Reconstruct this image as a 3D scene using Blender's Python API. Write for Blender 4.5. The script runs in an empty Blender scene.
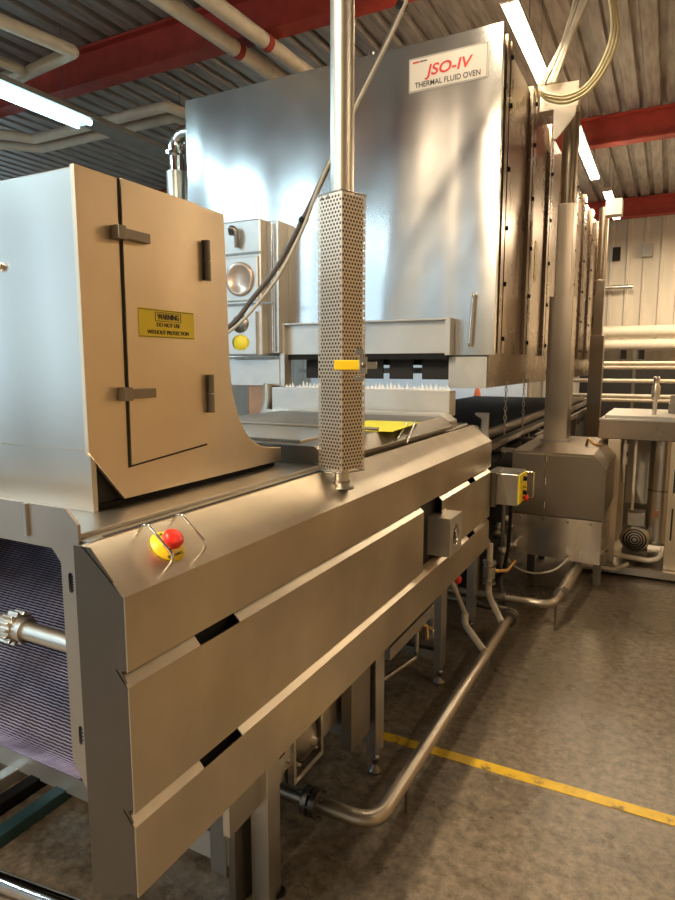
import bpy, bmesh, math, random
from mathutils import Vector, Matrix
random.seed(7)
scene = bpy.context.scene
COL = scene.collection
PI = math.pi
S = 0.7071

# ------------------------------------------------------------------ materials
def new_mat(name):
    m = bpy.data.materials.new(name); m.use_nodes = True
    nt = m.node_tree; b = nt.nodes['Principled BSDF']
    return m, nt, b
def N(nt, t, **kw):
    n = nt.nodes.new(t)
    for k, v in kw.items():
        if k.startswith('i_'): n.inputs[k[2:].replace('_', ' ')].default_value = v
        else: setattr(n, k, v)
    return n
def ramp(nt, src, stops):
    r = nt.nodes.new('ShaderNodeValToRGB')
    el = r.color_ramp.elements
    while len(el) < len(stops): el.new(0.5)
    for e, (p, c) in zip(el, stops): e.position = p; e.color = (*c, 1) if len(c) == 3 else c
    nt.links.new(src, r.inputs['Fac'])
    return r
def steel(name, col=(.60, .575, .54), rough=.3, grain=(60, 60, 2), wave=.0, bump=.12, patch=.12, rvar=.10):
    """brushed stainless sheet: grain = noise scale per axis"""
    m, nt, b = new_mat(name); L = nt.links.new
    tc = N(nt, 'ShaderNodeTexCoord')
    mp = N(nt, 'ShaderNodeMapping'); mp.inputs['Scale'].default_value = grain
    L(tc.outputs['Object'], mp.inputs['Vector'])
    n1 = N(nt, 'ShaderNodeTexNoise', i_Scale=3.0, i_Detail=4.0, i_Roughness=.6)
    L(mp.outputs[0], n1.inputs['Vector'])
    n2 = N(nt, 'ShaderNodeTexNoise', i_Scale=2.2, i_Detail=5.0, i_Roughness=.55)
    L(tc.outputs['Object'], n2.inputs['Vector'])
    c = ramp(nt, n2.outputs['Fac'], [(.3, tuple(x*(1-patch) for x in col)), (.7, tuple(min(1, x*(1+patch*.6)) for x in col))])
    L(c.outputs[0], b.inputs['Base Color'])
    b.inputs['Metallic'].default_value = 1
    a = N(nt, 'ShaderNodeMath', operation='MULTIPLY_ADD'); a.inputs[1].default_value = rvar; a.inputs[2].default_value = rough-rvar/2
    L(n1.outputs['Fac'], a.inputs[0])
    a2 = N(nt, 'ShaderNodeMath', operation='MULTIPLY_ADD'); a2.inputs[1].default_value = .16
    L(n2.outputs['Fac'], a2.inputs[0]); L(a.outputs[0], a2.inputs[2])
    s2 = N(nt, 'ShaderNodeMath', operation='SUBTRACT'); s2.inputs[1].default_value = .08
    L(a2.outputs[0], s2.inputs[0]); L(s2.outputs[0], b.inputs['Roughness'])
    last = None
    if bump:
        last = N(nt, 'ShaderNodeBump', i_Strength=bump, i_Distance=.001)
        L(n1.outputs['Fac'], last.inputs['Height'])
    else:
        nt.links.remove(a.inputs[0].links[0]); a.inputs[0].default_value = .5
    if wave:
        mw = N(nt, 'ShaderNodeMapping'); mw.inputs['Scale'].default_value = (2.6, 2.6, .32)
        L(tc.outputs['Object'], mw.inputs['Vector'])
        n3 = N(nt, 'ShaderNodeTexNoise', i_Scale=1.2, i_Detail=0.0)
        L(mw.outputs[0], n3.inputs['Vector'])
        b2 = N(nt, 'ShaderNodeBump', i_Strength=1.0, i_Distance=wave)
        L(n3.outputs['Fac'], b2.inputs['Height'])
        if last: L(last.outputs[0], b2.inputs['Normal'])
        last = b2
    if last is None: return m
    L(last.outputs[0], b.inputs['Normal'])
    return m
def paint(name, col, rough=.5, metal=0, var=.1, bump=.0, scale=8, spec=.5):
    m, nt, b = new_mat(name); L = nt.links.new
    tc = N(nt, 'ShaderNodeTexCoord')
    n = N(nt, 'ShaderNodeTexNoise', i_Scale=float(scale), i_Detail=5.0)
    L(tc.outputs['Object'], n.inputs['Vector'])
    c = ramp(nt, n.outputs['Fac'], [(.3, tuple(x*(1-var) for x in col)), (.7, tuple(min(1, x*(1+var)) for x in col))])
    L(c.outputs[0], b.inputs['Base Color'])
    b.inputs['Roughness'].default_value = rough; b.inputs['Metallic'].default_value = metal
    b.inputs['Specular IOR Level'].default_value = spec
    if bump:
        bp = N(nt, 'ShaderNodeBump', i_Strength=bump, i_Distance=.003)
        L(n.outputs['Fac'], bp.inputs['Height']); L(bp.outputs[0], b.inputs['Normal'])
    return m
def emit(name, col, s):
    m, nt, b = new_mat(name)
    b.inputs['Base Color'].default_value = (.8, .8, .8, 1)
    b.inputs['Emission Color'].default_value = (*col, 1); b.inputs['Emission Strength'].default_value = s
    return m

M = {}
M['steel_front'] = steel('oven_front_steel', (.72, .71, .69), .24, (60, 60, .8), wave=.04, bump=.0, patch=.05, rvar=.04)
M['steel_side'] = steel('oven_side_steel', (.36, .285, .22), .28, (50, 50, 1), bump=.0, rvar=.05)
M['steel_clad'] = steel('cladding_steel', (.67, .605, .50), .38, (60, 1.5, 60), wave=.012, bump=.04, patch=.2)
M['steel_hood'] = steel('hood_steel', (.62, .59, .54), .32, (45, 45, 3), wave=.04, bump=.0, patch=.06)
M['steel_shield'] = steel('shield_steel', (.80, .68, .52), .40, (60, 60, 2), wave=.004, bump=.08)
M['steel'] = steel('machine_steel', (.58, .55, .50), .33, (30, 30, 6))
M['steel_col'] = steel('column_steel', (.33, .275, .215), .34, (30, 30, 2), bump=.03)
M['steel_dark'] = steel('worn_steel', (.30, .27, .235), .42, (20, 20, 8), patch=.3)
M['steel_cap'] = steel('end_cap_steel', (.17, .15, .13), .45, (40, 40, 3))
M['steel_arch'] = steel('arch_steel', (.50, .46, .42), .42, (40, 4, 40))
M['pipe'] = steel('pipe_steel', (.70, .66, .59), .36, (3, 3, 1), bump=.0, patch=.05)
M['drain'] = steel('drain_pipe_steel', (.50, .45, .38), .38, (3, 3, 3), bump=.0)
M['chrome'] = steel('chrome', (.8, .78, .74), .12, (8, 8, 8), bump=.02)
M['perf'] = steel('perforated_steel', (.80, .74, .66), .5, (4, 4, 4), bump=.0, patch=.05)
M['mirror'] = steel('polished_pan_steel', (.85, .77, .66), .24, (40, 40, 1), wave=.05, bump=.02)
M['white_metal'] = paint('pale_sheet', (.60, .58, .54), .35, .6, .06)
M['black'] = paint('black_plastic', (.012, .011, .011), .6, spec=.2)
M['lining'] = paint('sleeve_lining', (.10, .085, .07), .7)  # dark tone standing in for the shade behind the sleeve holes
M['dark'] = paint('dark_cavity', (.02, .018, .016), .7)
M['red_steel'] = paint('red_oxide_paint', (.38, .045, .028), .5, 0, .2, .1, 6)
M['insul'] = paint('insulation_jacket', (.74, .67, .55), .42, 0, .08, .05, 10)
M['yellow'] = paint('yellow_plastic', (.85, .60, .02), .4)
M['yellow_label'] = paint('yellow_label', (.92, .74, .04), .45, 0, .05)
M['yellow_sheet'] = paint('yellow_sheet', (.85, .80, .04), .5, 0, .04)
M['red'] = paint('red_plastic', (.75, .03, .02), .3)
M['sign_white'] = paint('sign_white', (.78, .72, .64), .4, 0, .03)
M['sign_red'] = paint('sign_red', (.72, .06, .05), .4)
M['sign_black'] = paint('sign_black', (.05, .04, .04), .5)
M['orange'] = paint('cone_orange', (.85, .16, .03), .5)
M['cable'] = paint('cable_grey', (.50, .46, .38), .5, 0, .15)
M['cable_dark'] = paint('cable_dark', (.10, .085, .075), .45)
M['cable_cream'] = paint('cable_cream', (.66, .60, .38), .5)
M['box_white'] = paint('box_enamel', (.58, .53, .46), .4, 0, .05)
M['fixture'] = paint('fixture_enamel', (.30, .29, .27), .5)
M['copper'] = paint('copper_duct', (.50, .25, .14), .35, .9, .2)
M['dial_face'] = paint('dial_face', (.60, .47, .38), .35, .5, .08)
M['brass'] = paint('brass', (.65, .42, .16), .35, 1, .1)
M['teal'] = paint('teal_bar', (.05, .12, .13), .35, .3)
M['tube_warm'] = emit('lit_tube_warm', (1, .86, .62), 22)
M['tube_cool'] = emit('lit_tube_cool', (.50, .92, 1.0), 6)
M['window_day'] = emit('daylight_pane', (.58, .82, 1.0), 2.6)  # glow of the added panes that brighten the steel
M['paper_white'] = paint('white_board', (.88, .9, .92), .6, 0, .03)

def floor_mat():
    m, nt, b = new_mat('sealed_concrete'); L = nt.links.new
    tc = N(nt, 'ShaderNodeTexCoord')
    n = N(nt, 'ShaderNodeTexNoise', i_Scale=.9, i_Detail=6.0, i_Roughness=.6); L(tc.outputs['Object'], n.inputs['Vector'])
    n2 = N(nt, 'ShaderNodeTexNoise', i_Scale=22.0, i_Detail=8.0, i_Roughness=.75); L(tc.outputs['Object'], n2.inputs['Vector'])
    c1 = ramp(nt, n.outputs['Fac'], [(.3, (.13, .105, .078)), (.5, (.20, .165, .122)), (.72, (.30, .25, .19))])
    c2 = ramp(nt, n2.outputs['Fac'], [(.36, (.45, .43, .4)), (.64, (1.35, 1.35, 1.35))])
    mx = N(nt, 'ShaderNodeMixRGB', blend_type='MULTIPLY'); mx.inputs[0].default_value = 1
    L(c1.outputs[0], mx.inputs[1]); L(c2.outputs[0], mx.inputs[2]); L(mx.outputs[0], b.inputs['Base Color'])
    r = ramp(nt, n.outputs['Fac'], [(.3, (.22,)*3), (.7, (.42,)*3)]); L(r.outputs[0], b.inputs['Roughness'])
    bp = N(nt, 'ShaderNodeBump', i_Strength=.5, i_Distance=.004); L(n2.outputs['Fac'], bp.inputs['Height']); L(bp.outputs[0], b.inputs['Normal'])
    return m
M['floor'] = floor_mat()
def line_mat():
    m, nt, b = new_mat('worn_yellow_line'); L = nt.links.new
    tc = N(nt, 'ShaderNodeTexCoord')
    n = N(nt, 'ShaderNodeTexNoise', i_Scale=14.0, i_Detail=8.0, i_Roughness=.7); L(tc.outputs['Object'], n.inputs['Vector'])
    c = ramp(nt, n.outputs['Fac'], [(.36, (.22, .15, .05)), (.44, (.66, .42, .03)), (.7, (.80, .54, .03))])
    L(c.outputs[0], b.inputs['Base Color']); b.inputs['Roughness'].default_value = .45
    return m
M['line'] = line_mat()
def deck_mat():
    m, nt, b = new_mat('roof_deck'); L = nt.links.new
    tc = N(nt, 'ShaderNodeTexCoord')
    mp = N(nt, 'ShaderNodeMapping'); mp.inputs['Scale'].default_value = (6, .6, 1); L(tc.outputs['Object'], mp.inputs['Vector'])
    n = N(nt, 'ShaderNodeTexNoise', i_Scale=4.0, i_Detail=6.0); L(mp.outputs[0], n.inputs['Vector'])
    c = ramp(nt, n.outputs['Fac'], [(.3, (.24, .22, .20)), (.7, (.46, .425, .385))])
    L(c.outputs[0], b.inputs['Base Color']); b.inputs['Roughness'].default_value = .5; b.inputs['Metallic'].default_value = .35
    return m
M['deck'] = deck_mat()
def wall_mat(name, col, rough=.55):
    m, nt, b = new_mat(name); L = nt.links.new
    tc = N(nt, 'ShaderNodeTexCoord')
    mp = N(nt, 'ShaderNodeMapping'); mp.inputs['Scale'].default_value = (2.5, 2.5, .4); L(tc.outputs['Object'], mp.inputs['Vector'])
    n = N(nt, 'ShaderNodeTexNoise', i_Scale=2.0, i_Detail=6.0); L(mp.outputs[0], n.inputs['Vector'])
    c = ramp(nt, n.outputs['Fac'], [(.3, tuple(x*.8 for x in col)), (.7, col)])
    L(c.outputs[0], b.inputs['Base Color']); b.inputs['Roughness'].default_value = rough
    return m
M['wall'] = wall_mat('cream_sheet_wall', (.66, .60, .51))
M['wall_tan'] = wall_mat('tan_panel_wall', (.72, .52, .29))
M['wall_cool'] = wall_mat('grey_panel_wall', (.42, .45, .48))
def belt_mat():
    m, nt, b = new_mat('wire_mesh_belt'); L = nt.links.new
    tc = N(nt, 'ShaderNodeTexCoord')
    n = N(nt, 'ShaderNodeTexNoise', i_Scale=5.0, i_Detail=3.0); L(tc.outputs['Object'], n.inputs['Vector'])
    c = ramp(nt, n.outputs['Fac'], [(.35, (.22, .17, .24)), (.65, (.62, .52, .68))])
    L(c.outputs[0], b.inputs['Base Color']); b.inputs['Metallic'].default_value = .9; b.inputs['Roughness'].default_value = .35
    return m
M['belt'] = belt_mat()

# ------------------------------------------------------------------ mesh helpers
class MB:
    def __init__(s): s.v = []; s.f = []; s.m = []; s.sm = []; s.cm = 0; s.csm = False
    def add(s, vs, fs, smooth=False):
        o = len(s.v); s.v += [Vector(v) for v in vs]
        for f in fs: s.f.append([i+o for i in f]); s.m.append(s.cm); s.sm.append(smooth)
        return s
    def box(s, x0, x1, y0, y1, z0, z1):
        vs = [(x, y, z) for z in (z0, z1) for y in (y0, y1) for x in (x0, x1)]
        return s.add(vs, [(0, 2, 3, 1), (4, 5, 7, 6), (0, 1, 5, 4), (2, 6, 7, 3), (0, 4, 6, 2), (1, 3, 7, 5)])
    def obox(s, c, ax, ay, az, hx, hy, hz):
        c = Vector(c); ax, ay, az = Vector(ax).normalized(), Vector(ay).normalized(), Vector(az).normalized()
        vs = [c+ax*(i*hx)+ay*(j*hy)+az*(k*hz) for k in (-1, 1) for j in (-1, 1) for i in (-1, 1)]
        return s.add(vs, [(0, 2, 3, 1), (4, 5, 7, 6), (0, 1, 5, 4), (2, 6, 7, 3), (0, 4, 6, 2), (1, 3, 7, 5)])
    def prism(s, poly, axis, a, b):
        """poly: 2D points in the two remaining axes (in x,y,z order), extruded along axis from a to b"""
        def P(p, t):
            if axis == 'x': return (t, p[0], p[1])
            if axis == 'y': return (p[0], t, p[1])
            return (p[0], p[1], t)
        n = len(poly)
        vs = [P(p, a) for p in poly]+[P(p, b) for p in poly]
        fs = [tuple(range(n)), tuple(range(2*n-1, n-1, -1))]+[(i, i+n, (i+1) % n+n, (i+1) % n) for i in range(n)]
        return s.add(vs, fs)
    def strip(s, pts, axis, a, b, th):
        """open folded sheet: profile polyline pts thickened by th, extruded"""
        n = len(pts); off = []
        for i in range(n):
            d = Vector((0, 0))
            for j, k in ((i-1, i), (i, i+1)):
                if j >= 0 and k < n:
                    e = Vector(pts[k])-Vector(pts[j]); e.normalize(); d += Vector((-e.y, e.x))
            d.normalize(); off.append(tuple(Vector(pts[i])+d*th))
        for i in range(n-1):
            s.prism([pts[i], pts[i+1], off[i+1], off[i]], axis, a, b)
        return s
    def tube(s, pts, r, n=10, cap=True, radii=None):
        pts = [Vector(p) for p in pts]
        rings = []; up = None
        for i, p in enumerate(pts):
            t = (pts[min(i+1, len(pts)-1)]-pts[max(i-1, 0)]).normalized()
            if up is None:
                a = Vector((0, 0, 1)) if abs(t.z) < .9 else Vector((1, 0, 0))
                u = t.cross(a).normalized()
            else:
                u = (up-t*up.dot(t)).normalized()
            up = u; w = t.cross(u); rr = radii[i] if radii else r
            rings.append([p+(u*math.cos(2*PI*k/n)+w*math.sin(2*PI*k/n))*rr for k in range(n)])
        vs = [v for ring in rings for v in ring]; fs = []
        for i in range(len(rings)-1):
            for k in range(n):
                fs.append((i*n+k, i*n+(k+1) % n, (i+1)*n+(k+1) % n, (i+1)*n+k))
        s.add(vs, fs, True)
        if cap:
            s.add(rings[0], [tuple(range(n))[::-1]]); s.add(rings[-1], [tuple(range(n))])
        return s
    def cyl(s, p0, p1, r, n=16): return s.tube([p0, p1], r, n)
    def lathe(s, prof, c, axis=(0, 0, 1), n=20):
        """prof: (radius, height) pairs along axis from c"""
        ax = Vector(axis).normalized(); a = Vector((0, 0, 1)) if abs(ax.z) < .9 else Vector((1, 0, 0))
        u = ax.cross(a).normalized(); w = ax.cross(u); c = Vector(c)
        vs = [c+ax*h+(u*math.cos(2*PI*k/n)+w*math.sin(2*PI*k/n))*r for r, h in prof for k in range(n)]
        fs = [(i*n+k, i*n+(k+1) % n, (i+1)*n+(k+1) % n, (i+1)*n+k) for i in range(len(prof)-1) for k in range(n)]
        return s.add(vs, fs, True)
    def plate(s, outer, holes, axis, a, b):
        """flat plate with holes cut through it"""
        bm = bmesh.new(); loops = [outer]+holes
        def P(p):
            return {'x': (a, p[0], p[1]), 'y': (p[0], a, p[1]), 'z': (p[0], p[1], a)}[axis]
        es = []
        for lp in loops:
            vv = [bm.verts.new(P(p)) for p in lp]
            es += [bm.edges.new((vv[i], vv[(i+1) % len(vv)])) for i in range(len(vv))]
        bmesh.ops.triangle_fill(bm, use_beauty=True, use_dissolve=False, edges=es)
        bm.verts.index_update()
        vs = [v.co.copy() for v in bm.verts]; fs = [tuple(v.index for v in f.verts) for f in bm.faces]; bm.free()
        i = 'xyz'.index(axis); vs2 = []
        for v in vs: q = v.copy(); q[i] = b; vs2.append(q)
        s.add(vs, fs); s.add(vs2, [f[::-1] for f in fs])
        k = 0
        for lp in loops:
            n = len(lp)
            s.add(vs[k:k+n]+vs2[k:k+n], [(j, (j+1) % n, (j+1) % n+n, j+n) for j in range(n)]); k += n
        return s
    def build(s, name, mat, parent=None, bevel=0, base=None, fix=True):
        me = bpy.data.meshes.new(name)
        if parent is not None:
            L = Vector(parent['_base'])
        elif base is not None: L = Vector(base)
        else:
            xs = [v.x for v in s.v]; ys = [v.y for v in s.v]; zs = [v.z for v in s.v]
            L = Vector(((min(xs)+max(xs))/2, (min(ys)+max(ys))/2, min(zs)))
        me.from_pydata([v-L for v in s.v], [], s.f)
        mats = mat if isinstance(mat, list) else [mat]
        for m in mats: me.materials.append(M[m] if isinstance(m, str) else m)
        for p, mi, sm in zip(me.polygons, s.m, s.sm): p.material_index = mi; p.use_smooth = sm
        if fix:
            bm = bmesh.new(); bm.from_mesh(me); bmesh.ops.recalc_face_normals(bm, faces=bm.faces); bm.to_mesh(me); bm.free()
        me.update()
        o = bpy.data.objects.new(name, me); COL.objects.link(o)
        o['_base'] = tuple(L)
        if parent is not None: o.parent = parent
        else: o.location = L
        if bevel:
            md = o.modifiers.new('bevel', 'BEVEL'); md.width = bevel; md.segments = 2; md.limit_method = 'ANGLE'
        return o

def fillet(pts, r, n=5):
    pts = [Vector(p) for p in pts]; out = [pts[0]]
    for i in range(1, len(pts)-1):
        a, b, c = pts[i-1], pts[i], pts[i+1]
        d1, d2 = (a-b), (c-b); k = min(r, d1.length*.45, d2.length*.45)
        p1, p2 = b+d1.normalized()*k, b+d2.normalized()*k
        for j in range(n+1):
            t = j/n; out.append(p1*(1-t)**2+b*2*t*(1-t)+p2*t*t)
    return out+[pts[-1]]
def spline(pts, n=8):
    pts = [Vector(p) for p in pts]; P = [pts[0]]+pts+[pts[-1]]; out = []
    for i in range(1, len(P)-2):
        for j in range(n):
            t = j/n; a, b, c, d = P[i-1], P[i], P[i+1], P[i+2]
            out.append(.5*((2*b)+(c-a)*t+(2*a-5*b+4*c-d)*t*t+(3*b-a-3*c+d)*t**3))
    return out+[pts[-1]]

def tag(o, label, cat, group=None):
    o['label'] = label; o['category'] = cat
    if group: o['group'] = group
    return o
def thing(name, base, label, cat, group=None):
    o = bpy.data.objects.new(name, None); COL.objects.link(o); o.location = base
    o['_base'] = tuple(base); o.empty_display_size = .1
    return tag(o, label, cat, group)
def struct(o): o['kind'] = 'structure'; return o
def kids(o, tbl): return tbl.get(o.name, [])
def copy_tree(o, off, label, depth=0, parent=None):
    c = o.copy(); COL.objects.link(c)
    if parent is not None: c.parent = parent
    for ch in [x for x in bpy.data.objects if x.parent == o]: copy_tree(ch, None, None, depth+1, c)
    if depth == 0:
        c.location = Vector(o.location)+Vector(off); c['label'] = label
    return c

def copies(o, pts):
    """repeat a part built at pts[0] at the other points"""
    for p in pts[1:]:
        c = o.copy(); COL.objects.link(c); c.location = Vector(o.location)+Vector(p)-Vector(pts[0])

def text_mesh(txt, size, bold=.0, shear=0.0):
    cu = bpy.data.curves.new('lettering', 'FONT'); cu.body = txt; cu.size = size; cu.extrude = .0008
    cu.align_x = 'CENTER'; cu.align_y = 'CENTER'; cu.offset = bold; cu.shear = shear
    ob = bpy.data.objects.new('lettering_tmp', cu); COL.objects.link(ob)
    dg = bpy.context.evaluated_depsgraph_get(); dg.update()
    me = bpy.data.meshes.new_from_object(ob.evaluated_get(dg))
    vs = [v.co.copy() for v in me.vertices]; fs = [tuple(p.vertices) for p in me.polygons]
    bpy.data.objects.remove(ob); bpy.data.curves.remove(cu); bpy.data.meshes.remove(me)
    return vs, fs
def add_text(mb, txt, size, c, right, up, width=None, bold=0, shear=0):
    vs, fs = text_mesh(txt, size, bold, shear)
    r, u = Vector(right).normalized(), Vector(up).normalized(); n = r.cross(u); c = Vector(c)
    w = max(v.x for v in vs)-min(v.x for v in vs); k = width/w if width else 1
    mb.add([c+r*v.x*k+u*v.y+n*v.z for v in vs], fs)

# ------------------------------------------------------------------ room
struct(MB().box(-14, 3.6, -5, 14.2, -.1, 0).build('floor', 'floor', base=(0, 0, 0)))
mb = MB()
pitch = .23; x = -14; prof = []
while x < 3.6:
    prof += [(x, 4.97), (x+.14, 4.97), (x+.155, 5.03), (x+.215, 5.03)]; x += pitch
n = len(prof)
mb.add([(p[0], -5, p[1]) for p in prof]+[(p[0], 14.2, p[1]) for p in prof], [(i, i+1, i+1+n, i+n) for i in range(n-1)])
mb.box(-14, 3.7, -5, 14.2, 5.06, 5.1)
struct(mb.build('ceiling', 'deck', fix=False))
def corrugated(name, mat, axis, pos, a, b, z0, z1, pitch=.3, depth=.02, sgn=1):
    mb = MB(); t = a; pr = []
    while t < b:
        pr += [(t, 0), (t+pitch*.72, 0), (t+pitch*.78, depth), (t+pitch*.94, depth)]; t += pitch
    pr.append((b, 0)); n = len(pr)
    def P(q, z): return (q[0], pos+sgn*q[1], z) if axis == 'y' else (pos+sgn*q[1], q[0], z)
    mb.add([P(q, z0) for q in pr]+[P(q, z1) for q in pr], [(i, i+1, i+1+n, i+n) for i in range(n-1)])
    if axis == 'y': mb.box(a, b, min(pos-sgn*.05, pos-sgn*.15), max(pos-sgn*.05, pos-sgn*.15), z0, z1)
    else: mb.box(min(pos-sgn*.05, pos-sgn*.15), max(pos-sgn*.05, pos-sgn*.15), a, b, z0, z1)
    return struct(mb.build(name, mat, fix=False))
corrugated('wall_back', 'wall', 'y', 14.0, -14, 3.6, 0, 5.06, .3, .025, -1)
corrugated('wall_right', 'wall_tan', 'x', 3.5, -5, 14.2, 0, 5.06, .6, .02, -1)
corrugated('wall_left', 'wall', 'x', -13.9, -5, 14.2, 0, 5.06, .6, .02, 1)
corrugated('wall_front', 'wall_cool', 'y', -4.9, -14, 3.6, 0, 5.06, .6, .02, 1)
# added glowing panes: unseen, behind the camera for cool reflections, one far left
def added_window(n, mbf, mbp):
    f = struct(mbf.build('window_%d' % n, 'fixture')); p = mbp.build('pane', 'window_day', f)
def wide_added_window(n, x0, x1, z0, z1):
    f = MB().box(x0, x1, -4.86, -4.80, z0, z0+.07).box(x0, x1, -4.86, -4.80, z1-.07, z1).box(x0, x0+.07, -4.86, -4.8, z0, z1).box(x1-.07, x1, -4.86, -4.8, z0, z1)
    added_window(n, f, MB().box(x0+.07, x1-.07, -4.85, -4.83, z0+.07, z1-.07))
wide_added_window(1, -13.2, -11.0, .8, 4.5)
wide_added_window(2, -10.2, -8.2, .8, 4.5)
wide_added_window(3, -7.6, -6.6, .8, 4.5)
wide_added_window(4, -4.9, -4.5, .8, 4.5)
f = MB().box(-13.84, -13.78, 6, 10, 1.0, 1.08).box(-13.84, -13.78, 6, 10, 3.4, 3.48).box(-13.84, -13.78, 6, 6.08, 1, 3.48).box(-13.84, -13.78, 9.92, 10, 1, 3.48)
added_window(5, f, MB().box(-13.83, -13.81, 6.08, 9.92, 1.08, 3.4))

# red roof beams (I sections across the room)
for i, y in enumerate((-4.2, .35, 4.9, 9.2, 13.75)):
    mb = MB().box(-13.8, 3.5, y-.09, y+.09, 4.61, 4.635).box(-13.8, 3.5, y-.09, y+.09, 4.935, 4.96).box(-13.8, 3.5, y-.012, y+.012, 4.635, 4.935)
    struct(mb.build('trim_%d' % (i+1), 'red_steel'))
# yellow floor line
struct(MB().box(-2.4, 3.4, 2.61, 2.67, 0, .003).build('trim_6', 'line'))

# ------------------------------------------------------------------ infeed conveyor
BX = (-1.87, 2.5, 0)
conv = thing('conveyor', BX, 'long stainless steel infeed conveyor with stepped side cladding and wire belt', 'conveyor')
Y0, Y1 = .93, 4.10
def cladding(sx):
    """sx maps a right-side X to this side"""
    out = []
    X = sx
    up = MB().strip([(X(-1.13), 1.405), (X(-1.12), 1.405), (X(-1.0), 1.307), (X(-1.0), 1.137)], 'y', Y0, Y1, -.004 if X(-1) > -1.5 else .004)
    o = up.build('upper_panel', 'steel_clad', conv); out.append(o)
    gaps = {1: [(1.17, 1.335), (3.61, 3.74)], 2: [(1.17, 1.335), (3.62, 3.76)]}
    for k, (zt, zb) in ((1, (1.137, .802)), (2, (.802, .59))):
        mb = MB(); th = -.004 if X(-1) > -1.5 else .004
        if k == 1 and X(-1) > -1.5:     # cut-out for the switch box
            mb.prism([(Y0, 1.10), (2.81, 1.10), (2.81, .80), (Y0, .80)], 'x', X(-1.0)-.004, X(-1.0))
            mb.prism([(3.09, 1.10), (Y1, 1.10), (Y1, .80), (3.09, .80)], 'x', X(-1.0)-.004, X(-1.0))
        else:
            zz = zt-.036; zb2 = zb
            mb.prism([(Y0, zz), (Y1, zz), (Y1, zb2), (Y0, zb2)], 'x', min(X(-1.0), X(-1.004)), max(X(-1.0), X(-1.004)))
        y = Y0
        segs = []
        g = gaps[k]+([(2.81, 3.09)] if k == 1 else [])
        for a, b in sorted(g): segs.append((y, a)); y = b
        segs.append((y, Y1))
        for a, b in segs:
            mb.strip([(X(-1.034), zt), (X(-1.0), zt-.036)], 'y', a, b, th)
        o = mb.build('middle_panel' if k == 1 else 'lower_panel', 'steel_clad', conv); out.append(o)
    return out
cladding(lambda x: x)
cladding(lambda x: -3.74-x)
# dark frame behind the panels
MB().box(-1.06, -1.045, Y0+.02, Y1-.02, .62, 1.30).build('inner_frame', 'dark', conv)
MB().box(-2.695, -2.68, Y0+.02, Y1-.02, .62, 1.30).build('inner_frame', 'dark', conv)
# end caps
cap = [(-1.15, 1.403), (-1.10, 1.403), (-1.003, 1.303), (-1.003, 1.14), (-1.02, 1.135), (-1.003, 1.10), (-1.003, .81), (-1.02, .80), (-1.003, .765), (-1.003, .60), (-1.112, .55), (-1.15, .55)]
MB().prism(cap, 'y', Y0, Y0+.004).build('end_cap', 'steel_cap', conv)
MB().prism([(-3.74-a, b) for a, b in cap], 'y', Y0, Y0+.004).build('end_cap', 'steel_cap', conv)
MB().prism(cap, 'y', Y1-.004, Y1).build('end_cap', 'steel_cap', conv)
def obround(cx, cz, w, h, n=6):
    return [(cx+w/2*math.cos(PI*k/n), cz+h/2-w/2+w/2*math.sin(PI*k/n)) for k in range(n+1)]+[(cx-w/2*math.cos(PI*k/n), cz-h/2+w/2-w/2*math.sin(PI*k/n)) for k in range(n+1)]
arch = [(-1.145, .76), (-1.15, 1.445), (-1.188, 1.479), (-2.552, 1.479), (-2.59, 1.445), (-2.595, .76), (-2.53, .86), (-2.53, 1.35), (-2.50, 1.38), (-1.24, 1.38), (-1.212, 1.35), (-1.212, .86)]
MB().plate(arch, [obround(-1.182, 1.305, .016, .05), obround(-1.178, .93, .016, .05), obround(-2.56, 1.305, .016, .05)], 'y', .944, .952).build('arch_plate', 'steel_arch', conv, bevel=.001)
MB().prism([(-1.325, 1.40), (-1.315, 1.40), (-1.315, 1.478), (-1.325, 1.478)], 'y', .936, .944).build('rib', 'steel', conv)
# top covers
MB().box(-2.60, -1.125, .952, Y1, 1.395, 1.407).build('top_cover', 'steel', conv)
MB().box(-2.57, -1.165, .953, Y1, 1.407, 1.418).build('top_cover', 'steel', conv, bevel=.002)
MB().box(-1.138, -1.126, 1.0, Y1-.1, 1.4071, 1.4085).build('seam', 'dark', conv)
# raised cover beyond the post
rc = [(-2.40, 1.418), (-1.135, 1.418), (-1.128, 1.438), (-1.20, 1.488), (-2.36, 1.488)]
MB().prism(rc, 'y', 2.10, 3.66).build('raised_cover', 'steel_dark', conv, bevel=.003)
MB().box(-2.35, -1.30, 2.16, 2.62, 1.488, 1.50).build('hatch', 'steel', conv, bevel=.002)
MB().prism([(-2.4, 1.418), (-1.16, 1.418), (-1.16, 1.46), (-1.22, 1.50), (-2.3, 1.50)], 'y', 3.68, 3.84).build('raised_cover', 'white_metal', conv)
MB().tube([(-2.3, 2.60, 1.512), (-1.15, 2.60, 1.512)], .008, 8).build('hatch_rod', 'steel_dark', conv)
# cross boxes before the oven mouth
MB().box(-2.60, -1.235, 3.92, 4.05, 1.47, 1.637).lathe([(.006, 0), (.006, .004), (0, .004)], (-1.55, 3.92, 1.55), (0, -1, 0)).build('cross_box', 'white_metal', conv, bevel=.004)
MB().box(-2.62, -1.24, 3.84, 3.92, 1.40, 1.475).build('cross_box', 'white_metal', conv, bevel=.003)
# bristles / belt fingers standing on the cross box
mb = MB()
random.seed(3)
for i in range(44):
    x = -2.52+i*.029; h = random.uniform(.012, .05)
    mb.prism([(x-.013, 1.637), (x+.016, 1.637), (x+random.uniform(-.008, .008), 1.637+h)], 'y', 4.0, 4.006)
mb.build('curtain_fingers', 'paper_white', conv)
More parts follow.
